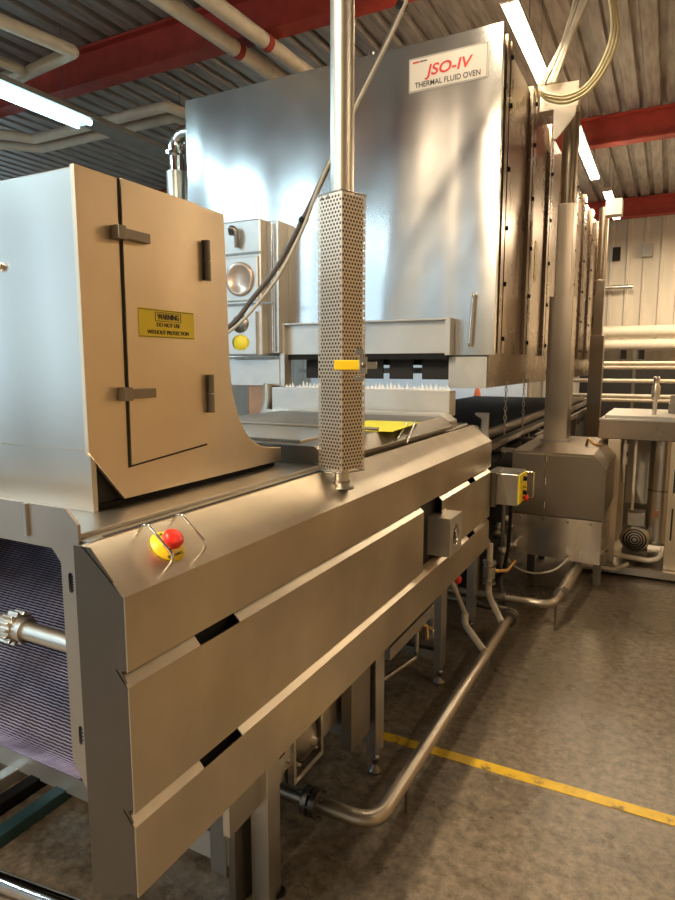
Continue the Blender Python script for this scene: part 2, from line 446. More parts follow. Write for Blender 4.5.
# wire mesh belt curving down from the arch
path = spline([(3.4, 1.33), (2.2, 1.33), (1.75, 1.26), (1.45, 1.10), (1.25, .93), (1.12, .80), (1.02, .74), (.99, .76)], 14)
# resample the path into one ridge per wire
P2 = [Vector((p.x, p.y)) if hasattr(p, 'x') else p for p in []]
def path2(pts, step):
    pts = [Vector((a, b, 0)) for a, b in pts]; sp = spline(pts, 16); out = [sp[0]]; acc = 0
    for a, b in zip(sp, sp[1:]):
        L = (b-a).length; t = step-acc
        while t <= L: out.append(a+(b-a)*(t/L)); t += step
        acc = (acc+L) % step
    return out
pp = path2([(2.3, 1.33), (1.75, 1.30), (1.42, 1.16), (1.22, .95), (1.08, .77), (.975, .78)], .0085)
mb = MB(); wires = MB()
vs = []
for i, p in enumerate(pp):
    for x in (-2.50, -1.225): vs.append((x, p.x, p.y-.004))
mb.add(vs, [(2*i, 2*i+1, 2*i+3, 2*i+2) for i in range(len(pp)-1)])
belt = mb.build('mesh_belt', 'dark', conv, fix=False)
for i, p in enumerate(pp):
    pts = []; K = 84
    for k in range(K+1):
        x = -2.50+1.265*k/K
        a = pp[min(i+1, len(pp)-1)]-pp[max(i-1, 0)]; a.normalize()
        s_ = .0007*(1 if k % 2 else -1)
        pts.append((x, p.x+a.x*s_, p.y+a.y*s_))
    wires.tube(pts, .0021, 4, cap=False)
wires.build('wire_mesh', 'belt', belt)
# roller shaft with sprockets
sh = MB().cyl((-2.58, 1.03, 1.098), (-1.21, 1.03, 1.098), .024, 20).build('roller_shaft', 'pipe', conv)
for x in (-1.52, -1.98):
    mb = MB()
    T = 14; pr = []
    for k in range(T):
        for a, r in ((0, .036), (.3, .036), (.4, .046), (.7, .046)):
            t = 2*PI*(k+a)/T; pr.append((1.03+r*math.cos(t), 1.098+r*math.sin(t)))
    mb.prism(pr, 'x', x-.02, x+.02); mb.cyl((x-.045, 1.03, 1.098), (x+.05, 1.03, 1.098), .032, 20)
    mb.build('sprocket', 'pipe', sh, bevel=.002)
MB().prism([(1.05, 1.06), (1.20, 1.02), (1.22, 1.20), (1.12, 1.23), (1.05, 1.16)], 'x', -1.26, -1.25).build('belt_guide', 'black', conv)
# understructure
for sgn in (0, 1):
    fx = (lambda x: x) if not sgn else (lambda x: -3.74-x)
    def bb(x0, x1, *r):
        a, b = sorted((fx(x0), fx(x1))); return MB().box(a, b, *r)
    bb(-1.13, -1.105, 1.40, 2.32, .36, .60).build('side_beam', 'steel', conv)
    for (x0, x1, ya, yb, zb) in ((-1.14, -1.07, 1.555, 1.63, .0), (-1.075, -1.03, 2.33, 2.42, .10), (-1.075, -1.03, 3.22, 3.31, .10), (-1.105, -1.05, 3.97, 4.04, .1)):
        l = bb(x0, x1, ya, yb, zb, .60); lg = l.build('leg', 'steel', conv, bevel=.003)
        xm, ym = fx((x0+x1)/2), (ya+yb)/2
        if zb: MB().lathe([(.0, 0), (.032, 0), (.032, .012), (.012, .03), (.012, .06), (.02, .06), (.02, .075), (.010, .075), (.010, .12)], (xm, ym, 0)).build('foot', 'steel_dark', lg)
        else: MB().cyl((xm+.03, ym+.03, 0), (xm+.03, ym+.03, .012), .022).build('foot', 'black', lg)
MB().box(-1.19, -1.165, 1.50, 1.62, .0, .55).build('leg_plate', 'steel_dark', conv)
MB().box(-1.345, -1.275, 1.59, 1.65, .0, .60).build('leg', 'steel', conv, bevel=.003)
MB().box(-2.60, -1.19, 1.60, 1.62, .04, .145).box(-2.60, -1.19, 1.62, 1.68, .04, .046).build('cross_rail', 'white_metal', conv)
for y in (2.35, 3.25):
    MB().box(-2.66, -1.07, y, y+.05, .14, .19).build('cross_rail', 'steel', conv)
MB().box(-1.09, -1.045, 2.12, 2.30, .24, .60).build('leg_plate', 'steel_dark', conv)
MB().obox((-1.05, 2.78, .50), (1, 0, 0), (0, 1, 0), (0, 0, 1), .012, .28, .03).build('brace', 'steel', conv)
MB().box(-1.06, -1.02, 3.04, 3.06, .35, .6).build('hanger', 'chrome', conv)
# bearing housing in the side beam
bh = MB().box(-1.105, -1.095, 1.72, 1.93, .34, .60).build('bearing_plate', 'dark', conv)
fr = MB().box(-1.095, -1.07, 1.72, 1.735, .34, .6).box(-1.095, -1.07, 1.915, 1.93, .34, .6).box(-1.095, -1.07, 1.735, 1.915, .34, .36).build('bearing_frame', 'steel', bh)
MB().lathe([(.075, 0), (.075, .012), (.058, .016), (.058, .024), (.04, .026), (.03, .04), (.016, .042), (.016, .055), (0, .055)], (-1.095, 1.825, .455), (1, 0, 0), 28).build('bearing', 'steel_dark', bh)
for a, b in ((1.765, .39), (1.885, .39), (1.765, .52), (1.885, .52), (1.69, .45), (1.66, .50), (1.63, .56)):
    MB().lathe([(.012, 0), (.012, .010), (.007, .010), (.007, .025), (0, .025)], (-1.095, a, b), (1, 0, 0), 6).build('bolt', 'steel_dark', bh)
MB().box(-1.10, -1.08, 1.60, 1.74, .42, .60).plate([(1.60, .46), (1.70, .46), (1.70, .60), (1.60, .60)], [[(1.62, .49), (1.66, .49), (1.66, .56), (1.62, .56)]], 'x', -1.08, -1.074).build('latch_plate', 'steel', conv)

# emergency stop on the sloped face
nrm = Vector((.1, 0, .12)).normalized(); sl = Vector((.12, 0, -.1)).normalized(); yy = Vector((0, 1, 0))
pc = Vector((-1.062, 1.130, 1.3575))
es = MB().lathe([(0, .003), (.046, .003), (.046, .0), (.046, .003), (.046, .005), (.0, .005)], pc, nrm, 32).build('emergency_stop', 'yellow', conv)
MB().lathe([(.014, .005), (.014, .018), (.022, .020), (.026, .024), (.026, .038), (.021, .044), (0, .046)], pc, nrm, 28).build('push_button', 'red', es)
for dy in (-.056, .060):
    c = pc+yy*dy
    pts = [c-sl*.058, c-sl*.058+nrm*.05, c+sl*.058+nrm*.05, c+sl*.058]
    MB().tube(fillet(pts, .022, 5), .0035, 8).build('guard_handle', 'chrome', es)
mb = MB()
add_text(mb, 'EMERGENCY', .010, pc+sl*.030+nrm*.0055, yy, -sl, .05)
mb.build('lettering', 'sign_black', es)
mb = MB()
add_text(mb, 'STOP', .010, pc-sl*.036+nrm*.0055, yy, -sl, .022)
mb.build('lettering', 'sign_black', es)

# ------------------------------------------------------------------ switch box on the cladding
sb = thing('switch_box', (-.99, 3.06, .83), 'small stainless box with round opening sticking out of the conveyor side', 'switch box')
MB().plate([(3.0, .83), (3.2, .83), (3.2, 1.03), (3.0, 1.03)], [[(3.10+.05*math.cos(k*PI/12), .925+.06*math.sin(k*PI/12)) for k in range(24)]], 'x', -.930, -.925).box(-1.10, -.930, 3.0, 3.004, .83, 1.03).box(-1.072, -.930, 3.196, 3.2, .83, 1.03).box(-1.072, -.930, 3.004, 3.196, .83, .834).box(-1.072, -.930, 3.004, 3.196, 1.026, 1.03).build('housing', 'white_metal', sb)
MB().lathe([(.062, -.002), (.062, .004), (.052, .004), (.052, -.02)], (-.93, 3.10, .925), (1, 0, 0), 28).build('bezel', 'chrome', sb)
MB().lathe([(0, 0), (.045, 0), (.045, .01), (.02, .012), (.02, .03), (0, .03)], (-.965, 3.10, .925), (1, 0, 0), 20).build('selector_knob', 'black', sb)
MB().box(-1.10, -1.09, 2.96, 3.0, .90, 1.0).build('bracket', 'black', sb)

# ------------------------------------------------------------------ extraction hood on the conveyor
hood = thing('hood_cabinet', (-1.87, 1.5, 1.42), 'tall stainless steel hood cabinet with side access door standing on the conveyor', 'cabinet')
MB().box(-2.44, -1.316, 1.12, 1.695, 1.579, 2.28).build('body', 'steel_hood', hood, bevel=.004)
MB().box(-2.44, -1.305, 1.124, 1.14, 1.419, 1.579).box(-2.44, -1.42, 1.14, 1.69, 1.419, 1.579).build('base_skirt', 'steel_hood', hood)
MB().box(-1.42, -1.33, 1.14, 1.69, 1.419, 1.58).build('recess', 'dark', hood)  # solid dark box painting the shade of the open skirt side
MB().lathe([(.012, 0), (.012, .008), (.006, .012), (0, .012)], (-1.60, 1.12, 2.06), (0, -1, 0), 6).build('bolt', 'chrome', hood)
curve = []
for k in range(11):
    t = k/10; a, b, c = Vector((1.71, 1.80)), Vector((1.735, 1.53)), Vector((1.92, 1.50))
    q = a*(1-t)**2+b*2*t*(1-t)+c*t*t; curve.append((q.x, q.y))
sh_poly = [(1.115, 2.282), (1.115, 1.577), (1.228, 1.436), (2.02, 1.436), (2.02, 1.487)]+curve[::-1]+[(1.697, 2.282)]
MB().prism(sh_poly, 'x', -1.315, -1.300).build('side_shield', 'steel_shield', hood, bevel=.0015)
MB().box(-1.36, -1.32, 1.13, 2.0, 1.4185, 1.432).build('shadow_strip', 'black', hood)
MB().box(-1.40, -1.316, 1.75, 2.015, 1.44, 1.47).build('shield_flange', 'steel_dark', hood)
MB().prism([(1.245, 1.52), (1.58, 1.545), (1.57, 2.281), (1.25, 2.281)], 'x', -1.300, -1.2985).build('door_gap', 'dark', hood)
door = MB().prism([(1.253, 1.527), (1.577, 1.552), (1.567, 2.283), (1.258, 2.283)], 'x', -1.300, -1.2945).build('door', 'steel_shield', hood)
for z in (2.14, 1.723):
    MB().box(-1.2945, -1.272, 1.238, 1.335, z-.013, z+.013).box(-1.30, -1.268, 1.218, 1.245, z-.018, z+.018).build('latch', 'steel_dark', door, bevel=.002)
for z0, z1 in ((2.06, 2.18), (1.65, 1.77)):
    zm = (z0+z1)/2
    MB().cyl((-1.284, 1.588, z0), (-1.284, 1.588, zm-.002), .011, 14).cyl((-1.284, 1.588, zm+.002), (-1.284, 1.588, z1), .011, 14).box(-1.2945, -1.290, 1.575, 1.60, z0, z1).build('hinge', 'steel_dark', door)
lab = MB().box(-1.2945, -1.2925, 1.300, 1.527, 1.877, 1.957).build('warning_label', 'yellow_label', hood)
mb = MB(); Yv = (0, 1, 0); Zv = (0, 0, 1)
add_text(mb, 'WARNING', .022, (-1.2915, 1.415, 1.936), Yv, Zv, .088, bold=.0004)
add_text(mb, 'DO NOT USE', .016, (-1.2915, 1.415, 1.913), Yv, Zv, .095)
add_text(mb, 'WITHOUT PROTECTION', .016, (-1.2915, 1.415, 1.892), Yv, Zv, .17)
for a, b, c, d in ((1.362, 1.468, 1.9475, 1.949), (1.362, 1.468, 1.9235, 1.925), (1.362, 1.3635, 1.9235, 1.949), (1.4665, 1.468, 1.9235, 1.949), (1.302, 1.525, 1.879, 1.8805), (1.302, 1.525, 1.953, 1.9545)):
    mb.box(-1.2924, -1.2914, a, b, c, d)
mb.build('lettering', 'sign_black', lab)

# ------------------------------------------------------------------ perforated post
post = thing('support_post', (-1.055, 2.05, 1.36), 'round steel post in perforated sheet sleeve rising from the conveyor to the ceiling', 'post')
MB().cyl((-1.053, 2.05, 1.345), (-1.053, 2.05, 1.42), .026, 24).cyl((-1.053, 2.05, 1.42), (-1.053, 2.05, 4.96), .041, 28).build('pole', 'pipe', post)
mb = MB(); s_ = .120; ang = math.radians(-17.6); cs, sn = math.cos(ang), math.sin(ang)
def rotp(u, v, z): return (-1.055+u*cs-v*sn, 2.05+u*sn+v*cs, z)
z0, z1 = 1.412, 2.392; cw = s_/8; rh = cw*.87; rows = int((z1-z0)/rh); rh = (z1-z0)/rows; r = cw*.34
for face in range(4):
    def F(u, z, face=face):
        v = -s_/2
        q = [(u, v), (-v, u), (-u, -v), (v, -u)][face]
        return rotp(q[0], q[1], z)
    for j in range(rows):
        zc = z0+(j+.5)*rh; off = (j % 2)*.5
        cells = 8 if not off else 7
        for i in range(cells):
            uc = -s_/2+(i+.5+off)*cw
            outer = [(uc+cw/2*a, zc+rh/2*b) for a, b in ((1, 0), (1, 1), (0, 1), (-1, 1), (-1, 0), (-1, -1), (0, -1), (1, -1))]
            inner = [(uc+r*math.cos(k*PI/4), zc+r*math.sin(k*PI/4)) for k in range(8)]
            mb.add([F(*p) for p in outer+inner], [(k, (k+1) % 8, (k+1) % 8+8, k+8) for k in range(8)])
        if off:
            for a, b in ((-s_/2, -s_/2+cw/2), (s_/2-cw/2, s_/2)):
                mb.add([F(a, zc-rh/2), F(b, zc-rh/2), F(b, zc+rh/2), F(a, zc+rh/2)], [(0, 1, 2, 3)])
mb.build('perforated_sleeve', 'perf', post, fix=False)
li = MB(); lh_ = .053  # added dark box: paints the shade seen through the sleeve holes
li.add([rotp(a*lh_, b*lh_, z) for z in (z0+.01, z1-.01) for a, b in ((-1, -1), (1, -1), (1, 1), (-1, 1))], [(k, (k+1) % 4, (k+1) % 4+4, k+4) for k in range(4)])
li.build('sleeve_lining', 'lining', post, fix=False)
for zz in (z0, z1-.006):
    mb = MB()
    for face in range(4):
        v = -s_/2
        for (a, b) in (((-s_/2, v), (s_/2, v)),):
            A = [(a[0], a[1]), (-a[1], a[0]), (-a[0], -a[1]), (a[1], -a[0])][face]; B = [(b[0], b[1]), (-b[1], b[0]), (-b[0], -b[1]), (b[1], -b[0])][face]
            mb.tube([rotp(*A, zz+.003), rotp(*B, zz+.003)], .003, 6)
    mb.build('sleeve_rim', 'steel', post)
MB().lathe([(.0, 0), (.046, 0), (.046, .008), (.03, .008), (.03, .03)], (-1.053, 2.05, 1.345)).build('base_socket', 'steel_dark', post)
for u in (-.035, -.005): MB().lathe([(.006, 0), (.006, .004), (0, .005)], rotp(u, -s_/2, 2.375), (sn, -cs, 0), 8).build('screw', 'steel_dark', post)
# yellow key tag and clamp
kt = thing('safety_key_clamp', (-1.02, 1.97, 1.76), 'yellow bar key with steel clamp fixed to the perforated post sleeve', 'clamp')
fn = Vector((.463, -.886, 0)); fr_ = Vector((.886, .463, 0))
c0 = Vector((-.995, 1.975, 1.80))
MB().obox(c0+fn*.02+fr_*.005, fr_, fn, (0, 0, 1), .050, .010, .017).build('yellow_handle', 'yellow', kt, bevel=.003)
mb = MB().obox(c0+fn*.016+fr_*.055, fr_, fn, (0, 0, 1), .014, .016, .030).obox(c0+fn*.02+fr_*.085, fr_, fn, (0, 0, 1), .018, .008, .012)
mb.obox(c0+fn*.01+fr_*.042+Vector((0, 0, .045)), fr_, fn, (0, 0, 1), .016, .010, .012).obox(c0+fn*.01+fr_*.042-Vector((0, 0, .045)), fr_, fn, (0, 0, 1), .016, .010, .010)
mb.build('clamp_body', 'chrome', kt, bevel=.002)
mb = MB(); mb.lathe([(.009, 0), (.009, .012), (0, .012)], c0+fn*.032+fr_*.055, fn, 10); mb.build('clamp_screw', 'steel_dark', kt)

# ------------------------------------------------------------------ oven
OV = (-2.3, 8, 1.65)
oven = thing('oven', OV, 'huge stainless steel industrial oven with long bolted side panels', 'oven')
FY = 4.20
# front sheet with the mouth cut out
front = [(-3.58, 1.865), (-2.61, 1.865), (-2.61, 2.09), (-1.32, 2.09), (-1.32, 1.866), (-1.03, 1.866), (-1.035, 3.905), (-3.58, 3.905)]
MB().prism(front, 'y', FY, FY+.05).build('front_panel', 'steel_front', oven, bevel=.002)
EY = 11.6
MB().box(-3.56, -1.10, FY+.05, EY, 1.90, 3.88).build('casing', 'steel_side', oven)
# side modules
mb = MB(); seams = MB(); bolt_at = []
yb = [4.42+.85*k for k in range(9)]
prev = FY+.05
for k, y in enumerate(yb):
    a, b = prev+.02, y-.10
    if b > a+.05: mb.box(-1.10, -1.062, a, b, 1.90, 3.86)
    prev = y+.10
    seams.box(-1.10, -1.035, y-.095, y-.015, 1.885, 3.89)
    seams.box(-1.10, -1.035, y+.015, y+.095, 1.885, 3.89)
    seams.box(-1.10, -1.07, y-.015, y+.015, 1.89, 3.88)
    for z in (1.98, 2.35, 2.72, 3.1, 3.5, 3.8):
        bolt_at.append((-1.035, y+.03, z))
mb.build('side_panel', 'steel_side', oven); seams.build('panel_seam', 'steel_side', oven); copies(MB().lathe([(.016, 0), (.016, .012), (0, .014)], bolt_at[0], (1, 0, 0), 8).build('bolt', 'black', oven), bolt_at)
MB().box(-1.10, -1.058, 4.252, 4.322, 1.9, 3.88).build('side_recess', 'dark', oven)  # dark strip painting the shade of a recess, no hollow here
# skirt
MB().prism([(-1.337, 1.645), (-1.075, 1.645), (-1.075, 1.856), (-1.337, 1.856)], 'y', FY+.005, FY+.03).build('skirt', 'white_metal', oven)
MB().box(-1.33, -1.08, FY+.012, FY+.03, 1.85, 1.872).build('skirt_gap', 'dark', oven)
MB().box(-1.075, -1.062, FY+.02, EY, 1.65, 1.90).build('skirt', 'steel_side', oven)
MB().box(-3.56, -2.645, FY-.10, FY, 1.64, 1.845).build('skirt', 'white_metal', oven, bevel=.004)
MB().box(-3.5, -1.08, FY+1.6, EY-.1, 1.72, 1.76).build('underside', 'steel_dark', oven)
MB().box(-2.55, -1.30, FY+.30, FY+.32, 1.80, 2.07).box(-2.55, -1.30, FY+.02, FY+.9, 2.05, 2.07).build('mouth_lining', 'dark', oven)
# canopy over the mouth
MB().box(-2.64, -1.30, FY-.10, FY, 2.10, 2.112).box(-2.60, -1.335, FY-.05, FY-.04, 1.88, 2.10).box(-2.64, -2.60, FY-.10, FY, 1.64, 2.10).box(-1.335, -1.30, FY-.10, FY, 1.866, 2.10).build('canopy', 'white_metal', oven, bevel=.002)
MB().box(-2.60, -1.335, FY-.045, FY-.03, 1.84, 1.885).build('mouth_flap', 'black', oven)
for (xa, xb) in ((-2.5, -2.2), (-2.15, -1.85), (-1.8, -1.62), (-1.55, -1.35)):
    MB().box(xa, xb, FY+.06, FY+.07, 1.70, 1.88).build('mouth_flap', 'dark', oven)
# name plate
npl = MB().box(-1.655, -1.125, FY-.006, FY, 3.60, 3.81).build('name_plate', 'sign_white', oven, bevel=.001)
npl['label'] = 'white rectangular name plate with red and black lettering'
mb = MB(); R_ = (1, 0, 0)
add_text(mb, 'JSO-IV', .095, (-1.385, FY-.0075, 3.715), R_, Zv, .32, bold=.0016, shear=.2)
mb.box(-1.63, -1.585, FY-.008, FY-.0065, 3.778, 3.788)
mb.build('lettering', 'sign_red', npl)
mb = MB(); add_text(mb, 'THERMAL FLUID OVEN', .048, (-1.39, FY-.0075, 3.638), R_, Zv, .44, bold=.0003)
for a, b, c, d in ((-1.65, -1.13, 3.803, 3.805), (-1.65, -1.13, 3.605, 3.607), (-1.65, -1.648, 3.605, 3.805), (-1.132, -1.13, 3.605, 3.805)):
    mb.box(a, b, FY-.0075, FY-.0062, c, d)
mb.box(-1.58, -1.53, FY-.008, FY-.0065, 3.780, 3.786)
mb.build('lettering', 'sign_black', npl)
mb = MB().tube(fillet([(-1.17, FY, 2.26), (-1.17, FY-.03, 2.26), (-1.185, FY-.03, 1.93), (-1.185, FY, 1.93)], .02), .014, 10)
mb.build('pull_handle', 'chrome', oven)
MB().box(-1.062, -1.058, 5.62, 5.72, 2.52, 2.84).build('yellow_label', 'yellow_label', oven)
# pipes on top
MB().cyl((-2.28, 4.5, 3.88), (-2.28, 4.5, 4.0), .09, 20).cyl((-2.28, 4.5, 3.99), (-2.28, 4.5, 4.03), .12, 20).build('roof_vent', 'insul', oven)
MB().cyl((-2.0, 4.35, 3.88), (-2.0, 4.35, 3.99), .025).build('roof_vent', 'chrome', oven)

# control box on the front of the oven
cb = thing('control_box', (-2.86, 4.15, 1.86), 'narrow pale control box with round dials on the oven front', 'control box')
MB().box(-3.10, -2.72, 3.98, FY, 1.87, 2.87).build('housing', 'white_metal', cb, bevel=.012)
MB().box(-2.72, -2.62, 4.06, FY, 1.89, 2.86).build('side_channel', 'steel', cb, bevel=.004)
MB().cyl((-2.66, 4.04, 1.9), (-2.66, 4.04, 2.84), .008, 8).build('rod', 'chrome', cb)
MB().plate([(-3.06, 1.885), (-2.76, 1.885), (-2.76, 2.20), (-3.06, 2.20)], [[(-2.90+.08*math.cos(k*PI/10), 2.11+.07*math.sin(k*PI/10)) for k in range(20)], [(-2.90+.08*math.cos(k*PI/10), 1.97+.06*math.sin(k*PI/10)) for k in range(20)]], 'y', 3.955, 3.98).build('dial_frame', 'white_metal', cb, bevel=.004)
MB().lathe([(0, 0), (.08, 0), (.08, .01), (0, .01)], (-2.90, 3.97, 2.11), (0, -1, 0), 24).build('dial', 'steel_dark', cb)
MB().lathe([(0, 0), (.07, 0), (.07, .01), (0, .01)], (-2.90, 3.97, 1.97), (0, -1, 0), 24).build('dial', 'yellow_label', cb)
MB().lathe([(.125, 0), (.125, .012), (.10, .014), (.096, .008), (0, .008)], (-2.90, 3.963, 2.44), (0, -1, 0), 28).build('dial', 'dial_face', cb)
MB().box(-3.08, -2.74, 3.965, 3.98, 2.28, 2.60).build('dial_door', 'white_metal', cb, bevel=.006)
MB().tube(spline([(-2.98, 3.97, 2.78), (-2.95, 3.93, 2.81), (-2.91, 3.94, 2.78), (-2.915, 3.955, 2.67)], 6), .020, 8).build('lever', 'steel_dark', cb)
MB().box(-3.10, -2.72, 3.97, 3.98, 2.62, 2.635).build('strap', 'steel_dark', cb)
MB().box(-3.05, -2.60, 3.955, 3.965, 2.25, 2.262).build('strap', 'steel_dark', cb)
lug = MB().prism([(-2.70, 1.93), (-2.60, 1.93), (-2.56, 1.97), (-2.60, 2.02), (-2.70, 2.10)], 'y', 4.16, 4.185).build('lug', 'white_metal', cb)
MB().cyl((-2.62, 4.158, 1.975), (-2.62, 4.15, 1.975), .018).build('lug_bolt', 'black', lug)

tag(MB().box(-3.02, -2.82, 4.2, 4.4, 1.30, 1.66).box(-3.1, -2.7, 4.15, 4.45, 1.24, 1.31).build('copper_duct', 'copper', bevel=.01), 'copper coloured duct stub under the left front of the oven', 'duct')
tag(MB().tube(fillet([(-2.72, 4.05, 1.66), (-2.72, 4.05, 1.50), (-2.80, 4.05, 1.34), (-2.80, 4.05, 1.20)], .08), .035, 14).build('drop_pipe', 'pipe'), 'short bent pale pipe dropping from under the oven front', 'pipe')

# under-oven conveyor: rails, black belt, dark base
uc = thing('oven_conveyor', (-2.2, 8, 0), 'dark conveyor with steel rails running below the oven', 'conveyor')
MB().box(-3.2, -1.32, 4.45, 11.8, 1.10, 1.22).build('belt', 'black', uc)
MB().box(-1.20, -1.13, 4.3, 11.7, 1.17, 1.215).build('rail', 'steel', uc)
MB().box(-1.06, -1.03, 5.9, 11.7, 1.12, 1.17).build('rail', 'steel_dark', uc)
MB().box(-1.32, -1.28, 4.3, 11.7, 1.20, 1.27).build('rail', 'steel_dark', uc)
MB().box(-3.1, -1.25, 4.5, 11.7, .05, 1.05).build('base', 'dark', uc)
for y in (4.45, 6.2, 8.0, 9.8, 11.5):
    MB().box(-1.22, -1.16, y, y+.06, 0, 1.17).build('leg', 'steel_dark', uc)
for k in range(9):
    MB().box(-1.28, -1.02, 4.9+.8*k, 4.94+.8*k, 1.13, 1.16).build('crosspiece', 'steel_dark', uc)
tag(MB().prism([(-1.25, 1.20), (-1.17, 1.20), (-1.17, 1.445), (-1.27, 1.445), (-1.27, 1.43), (-1.22, 1.40), (-1.22, 1.20)], 'y', 4.66, 4.70).build('guide_plate', 'white_metal', bevel=.002), 'small white upright guide plate beyond the end of the conveyor', 'plate')
# chains
def chain(x, y, z0, z1, label):
    mb = MB(); z = z1; k = 0
    while z > z0:
        pts = []
        for j in range(9):
            t = 2*PI*j/8; a, b = .011*math.cos(t), .024*math.sin(t)
            pts.append((x+(a if k % 2 else 0), y+(0 if k % 2 else a), z-.02+b))
        mb.tube(pts, .0035, 5, cap=False); z -= .038; k += 1
    tag(mb.build('chain', 'steel'), label, 'chain', 'chains hanging below the oven side')
chain(-1.17, 5.22, 1.08, 1.655, 'longer near chain hanging below the oven beside the post')
chain(-1.17, 5.95, 1.20, 1.655, 'shorter far chain hanging below the oven side')

# distant bright work area behind the oven
wt = thing('workbench', (-5.3, 12.6, 0), 'white topped workbench far behind, glimpsed under the oven', 'bench')
MB().box(-7.6, -2.9, 12.2, 13.2, .98, 1.045).build('bench_top', 'paper_white', wt)
for x in (-7.5, -6.1, -4.7, -3.1):
    MB().box(x, x+.06, 12.25, 12.31, 0, .98).build('leg', 'steel', wt)
cn = thing('traffic_cone', (-3.37, 12.5, 1.045), 'orange traffic cone seen far away under the oven', 'cone')
MB().box(-3.49, -3.25, 12.38, 12.62, 1.045, 1.06).build('base', 'orange', cn)
MB().lathe([(.10, 0), (.025, .34), (0, .35)], (-3.37, 12.5, 1.06), n=20).build('cone_body', 'orange', cn)
aw = thing('trestle', (-3.77, 11.6, 0), 'dark folding trestle in front of the far white workbench', 'stand')
for x in (-3.95, -3.60):
    MB().tube([(x-.10, 11.6, 0), (x, 11.6, 1.3)], .018, 8).tube([(x+.10, 11.6, 0), (x, 11.6, 1.3)], .018, 8).build('leg', 'black', aw)
MB().tube([(-3.95, 11.6, 1.3), (-3.6, 11.6, 1.3)], .018, 8).build('crossbar', 'black', aw)
tag(MB().box(-7.8, -2.6, 13.5, 13.55, 0, 2.6).build('white_board', 'paper_white'), 'large white board leaning on the back wall behind the oven', 'board')

# yellow sheet on the cover
ys = MB().obox((-1.30, 2.95, 1.4915), (1, .1, 0), (-.1, 1, 0), (0, 0, 1), .15, .26, .0015).build('yellow_sheet', 'yellow_sheet')
tag(ys, 'bright yellow sheet lying on the raised conveyor cover behind the post', 'sheet')
tag(MB().tube([(-1.13, 2.78, 1.45), (-1.20, 3.08, 1.50)], .006, 6).tube([(-1.09, 2.80, 1.43), (-1.17, 3.12, 1.50)], .006, 6).build('cover_handle', 'chrome'), 'thin bright wire handle beside the yellow sheet on the cover', 'handle')

# ------------------------------------------------------------------ push button station at the conveyor end
pb = thing('push_button_station', (-.93, 4.25, .87), 'yellow faced push button box beyond the end of the conveyor', 'button box')
MB().box(-.972, -.832, 4.15, 4.42, .875, 1.085).build('housing', 'steel', pb, bevel=.003)
MB().box(-.832, -.822, 4.16, 4.41, .885, 1.075).build('yellow_plate', 'yellow_label', pb)
for z, m in ((1.04, 'black'), (.99, 'yellow'), (.945, 'black')):
    MB().lathe([(.016, 0), (.016, .018), (.010, .022), (0, .022)], (-.822, 4.29, z), (1, 0, 0), 16).build('button', m, pb)
MB().lathe([(.012, 0), (.012, .015), (.022, .018), (.022, .035), (0, .037)], (-.822, 4.29, .91), (1, 0, 0), 16).build('button', 'red', pb)
MB().tube(fillet([(-.822, 4.40, .89), (-.775, 4.40, .89), (-.775, 4.40, 1.07), (-.822, 4.40, 1.07)], .015), .005, 8).build('guard_handle', 'chrome', pb)
MB().tube([(-1.0, 4.2, .98), (-.97, 4.2, .98)], .03).box(-1.03, -.972, 4.12, 4.40, .86, 1.09).build('mounting_bracket', 'steel_dark', pb)
MB().tube(spline([(-.90, 4.28, .875), (-.90, 4.28, .7), (-.91, 4.27, .5), (-.95, 4.26, .35), (-1.05, 4.25, .3)], 6), .012, 8).build('cable', 'black', pb)

# ------------------------------------------------------------------ steel column with cabinet at its foot
cc = thing('floor_cabinet', (-.69, 5.5, 0), 'low stainless cabinet with sloped corner standing on the floor under a column', 'cabinet')
prof_ = [(-1.03, .66), (-.355, .66), (-.355, 1.05), (-.45, 1.147), (-1.03, 1.147)]
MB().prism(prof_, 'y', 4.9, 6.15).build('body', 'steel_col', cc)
MB().prism([(-.765, .675), (-.368, .675), (-.368, 1.045), (-.455, 1.13), (-.765, 1.13)], 'y', 4.888, 4.899).build('door', 'steel_col', cc)
MB().prism([(-1.02, .675), (-.785, .675), (-.785, 1.13), (-1.02, 1.13)], 'y', 4.888, 4.899).build('door', 'steel_col', cc)
for z in (.72, .90, 1.08): MB().cyl((-.775, 4.884, z), (-.775, 4.884, z+.05), .008, 8).build('hinge', 'chrome', cc)
pan = [(-1.035, .345), (-.365, .325), (-.365, .655), (-1.035, .655)]
MB().prism(pan, 'y', 4.895, 6.1).build('lower_pan', 'mirror', cc)
for x in (-.95, -.78, -.6, -.44): MB().lathe([(.010, 0), (.010, .008), (0, .01)], (x, 4.895, .63), (0, -1, 0), 6).build('screw', 'steel_dark', cc)
for x in (-.98, -.45):
    for y in (5.4, 5.95): MB().box(x, x+.06, y, y+.06, 0, .34).build('leg', 'steel_dark', cc)
MB().tube(spline([(-.56, 5.5, 1.147), (-.54, 5.45, 1.20), (-.50, 5.42, 1.17), (-.45, 5.5, 1.15)], 5), .012, 8).build('fitting', 'brass', cc)

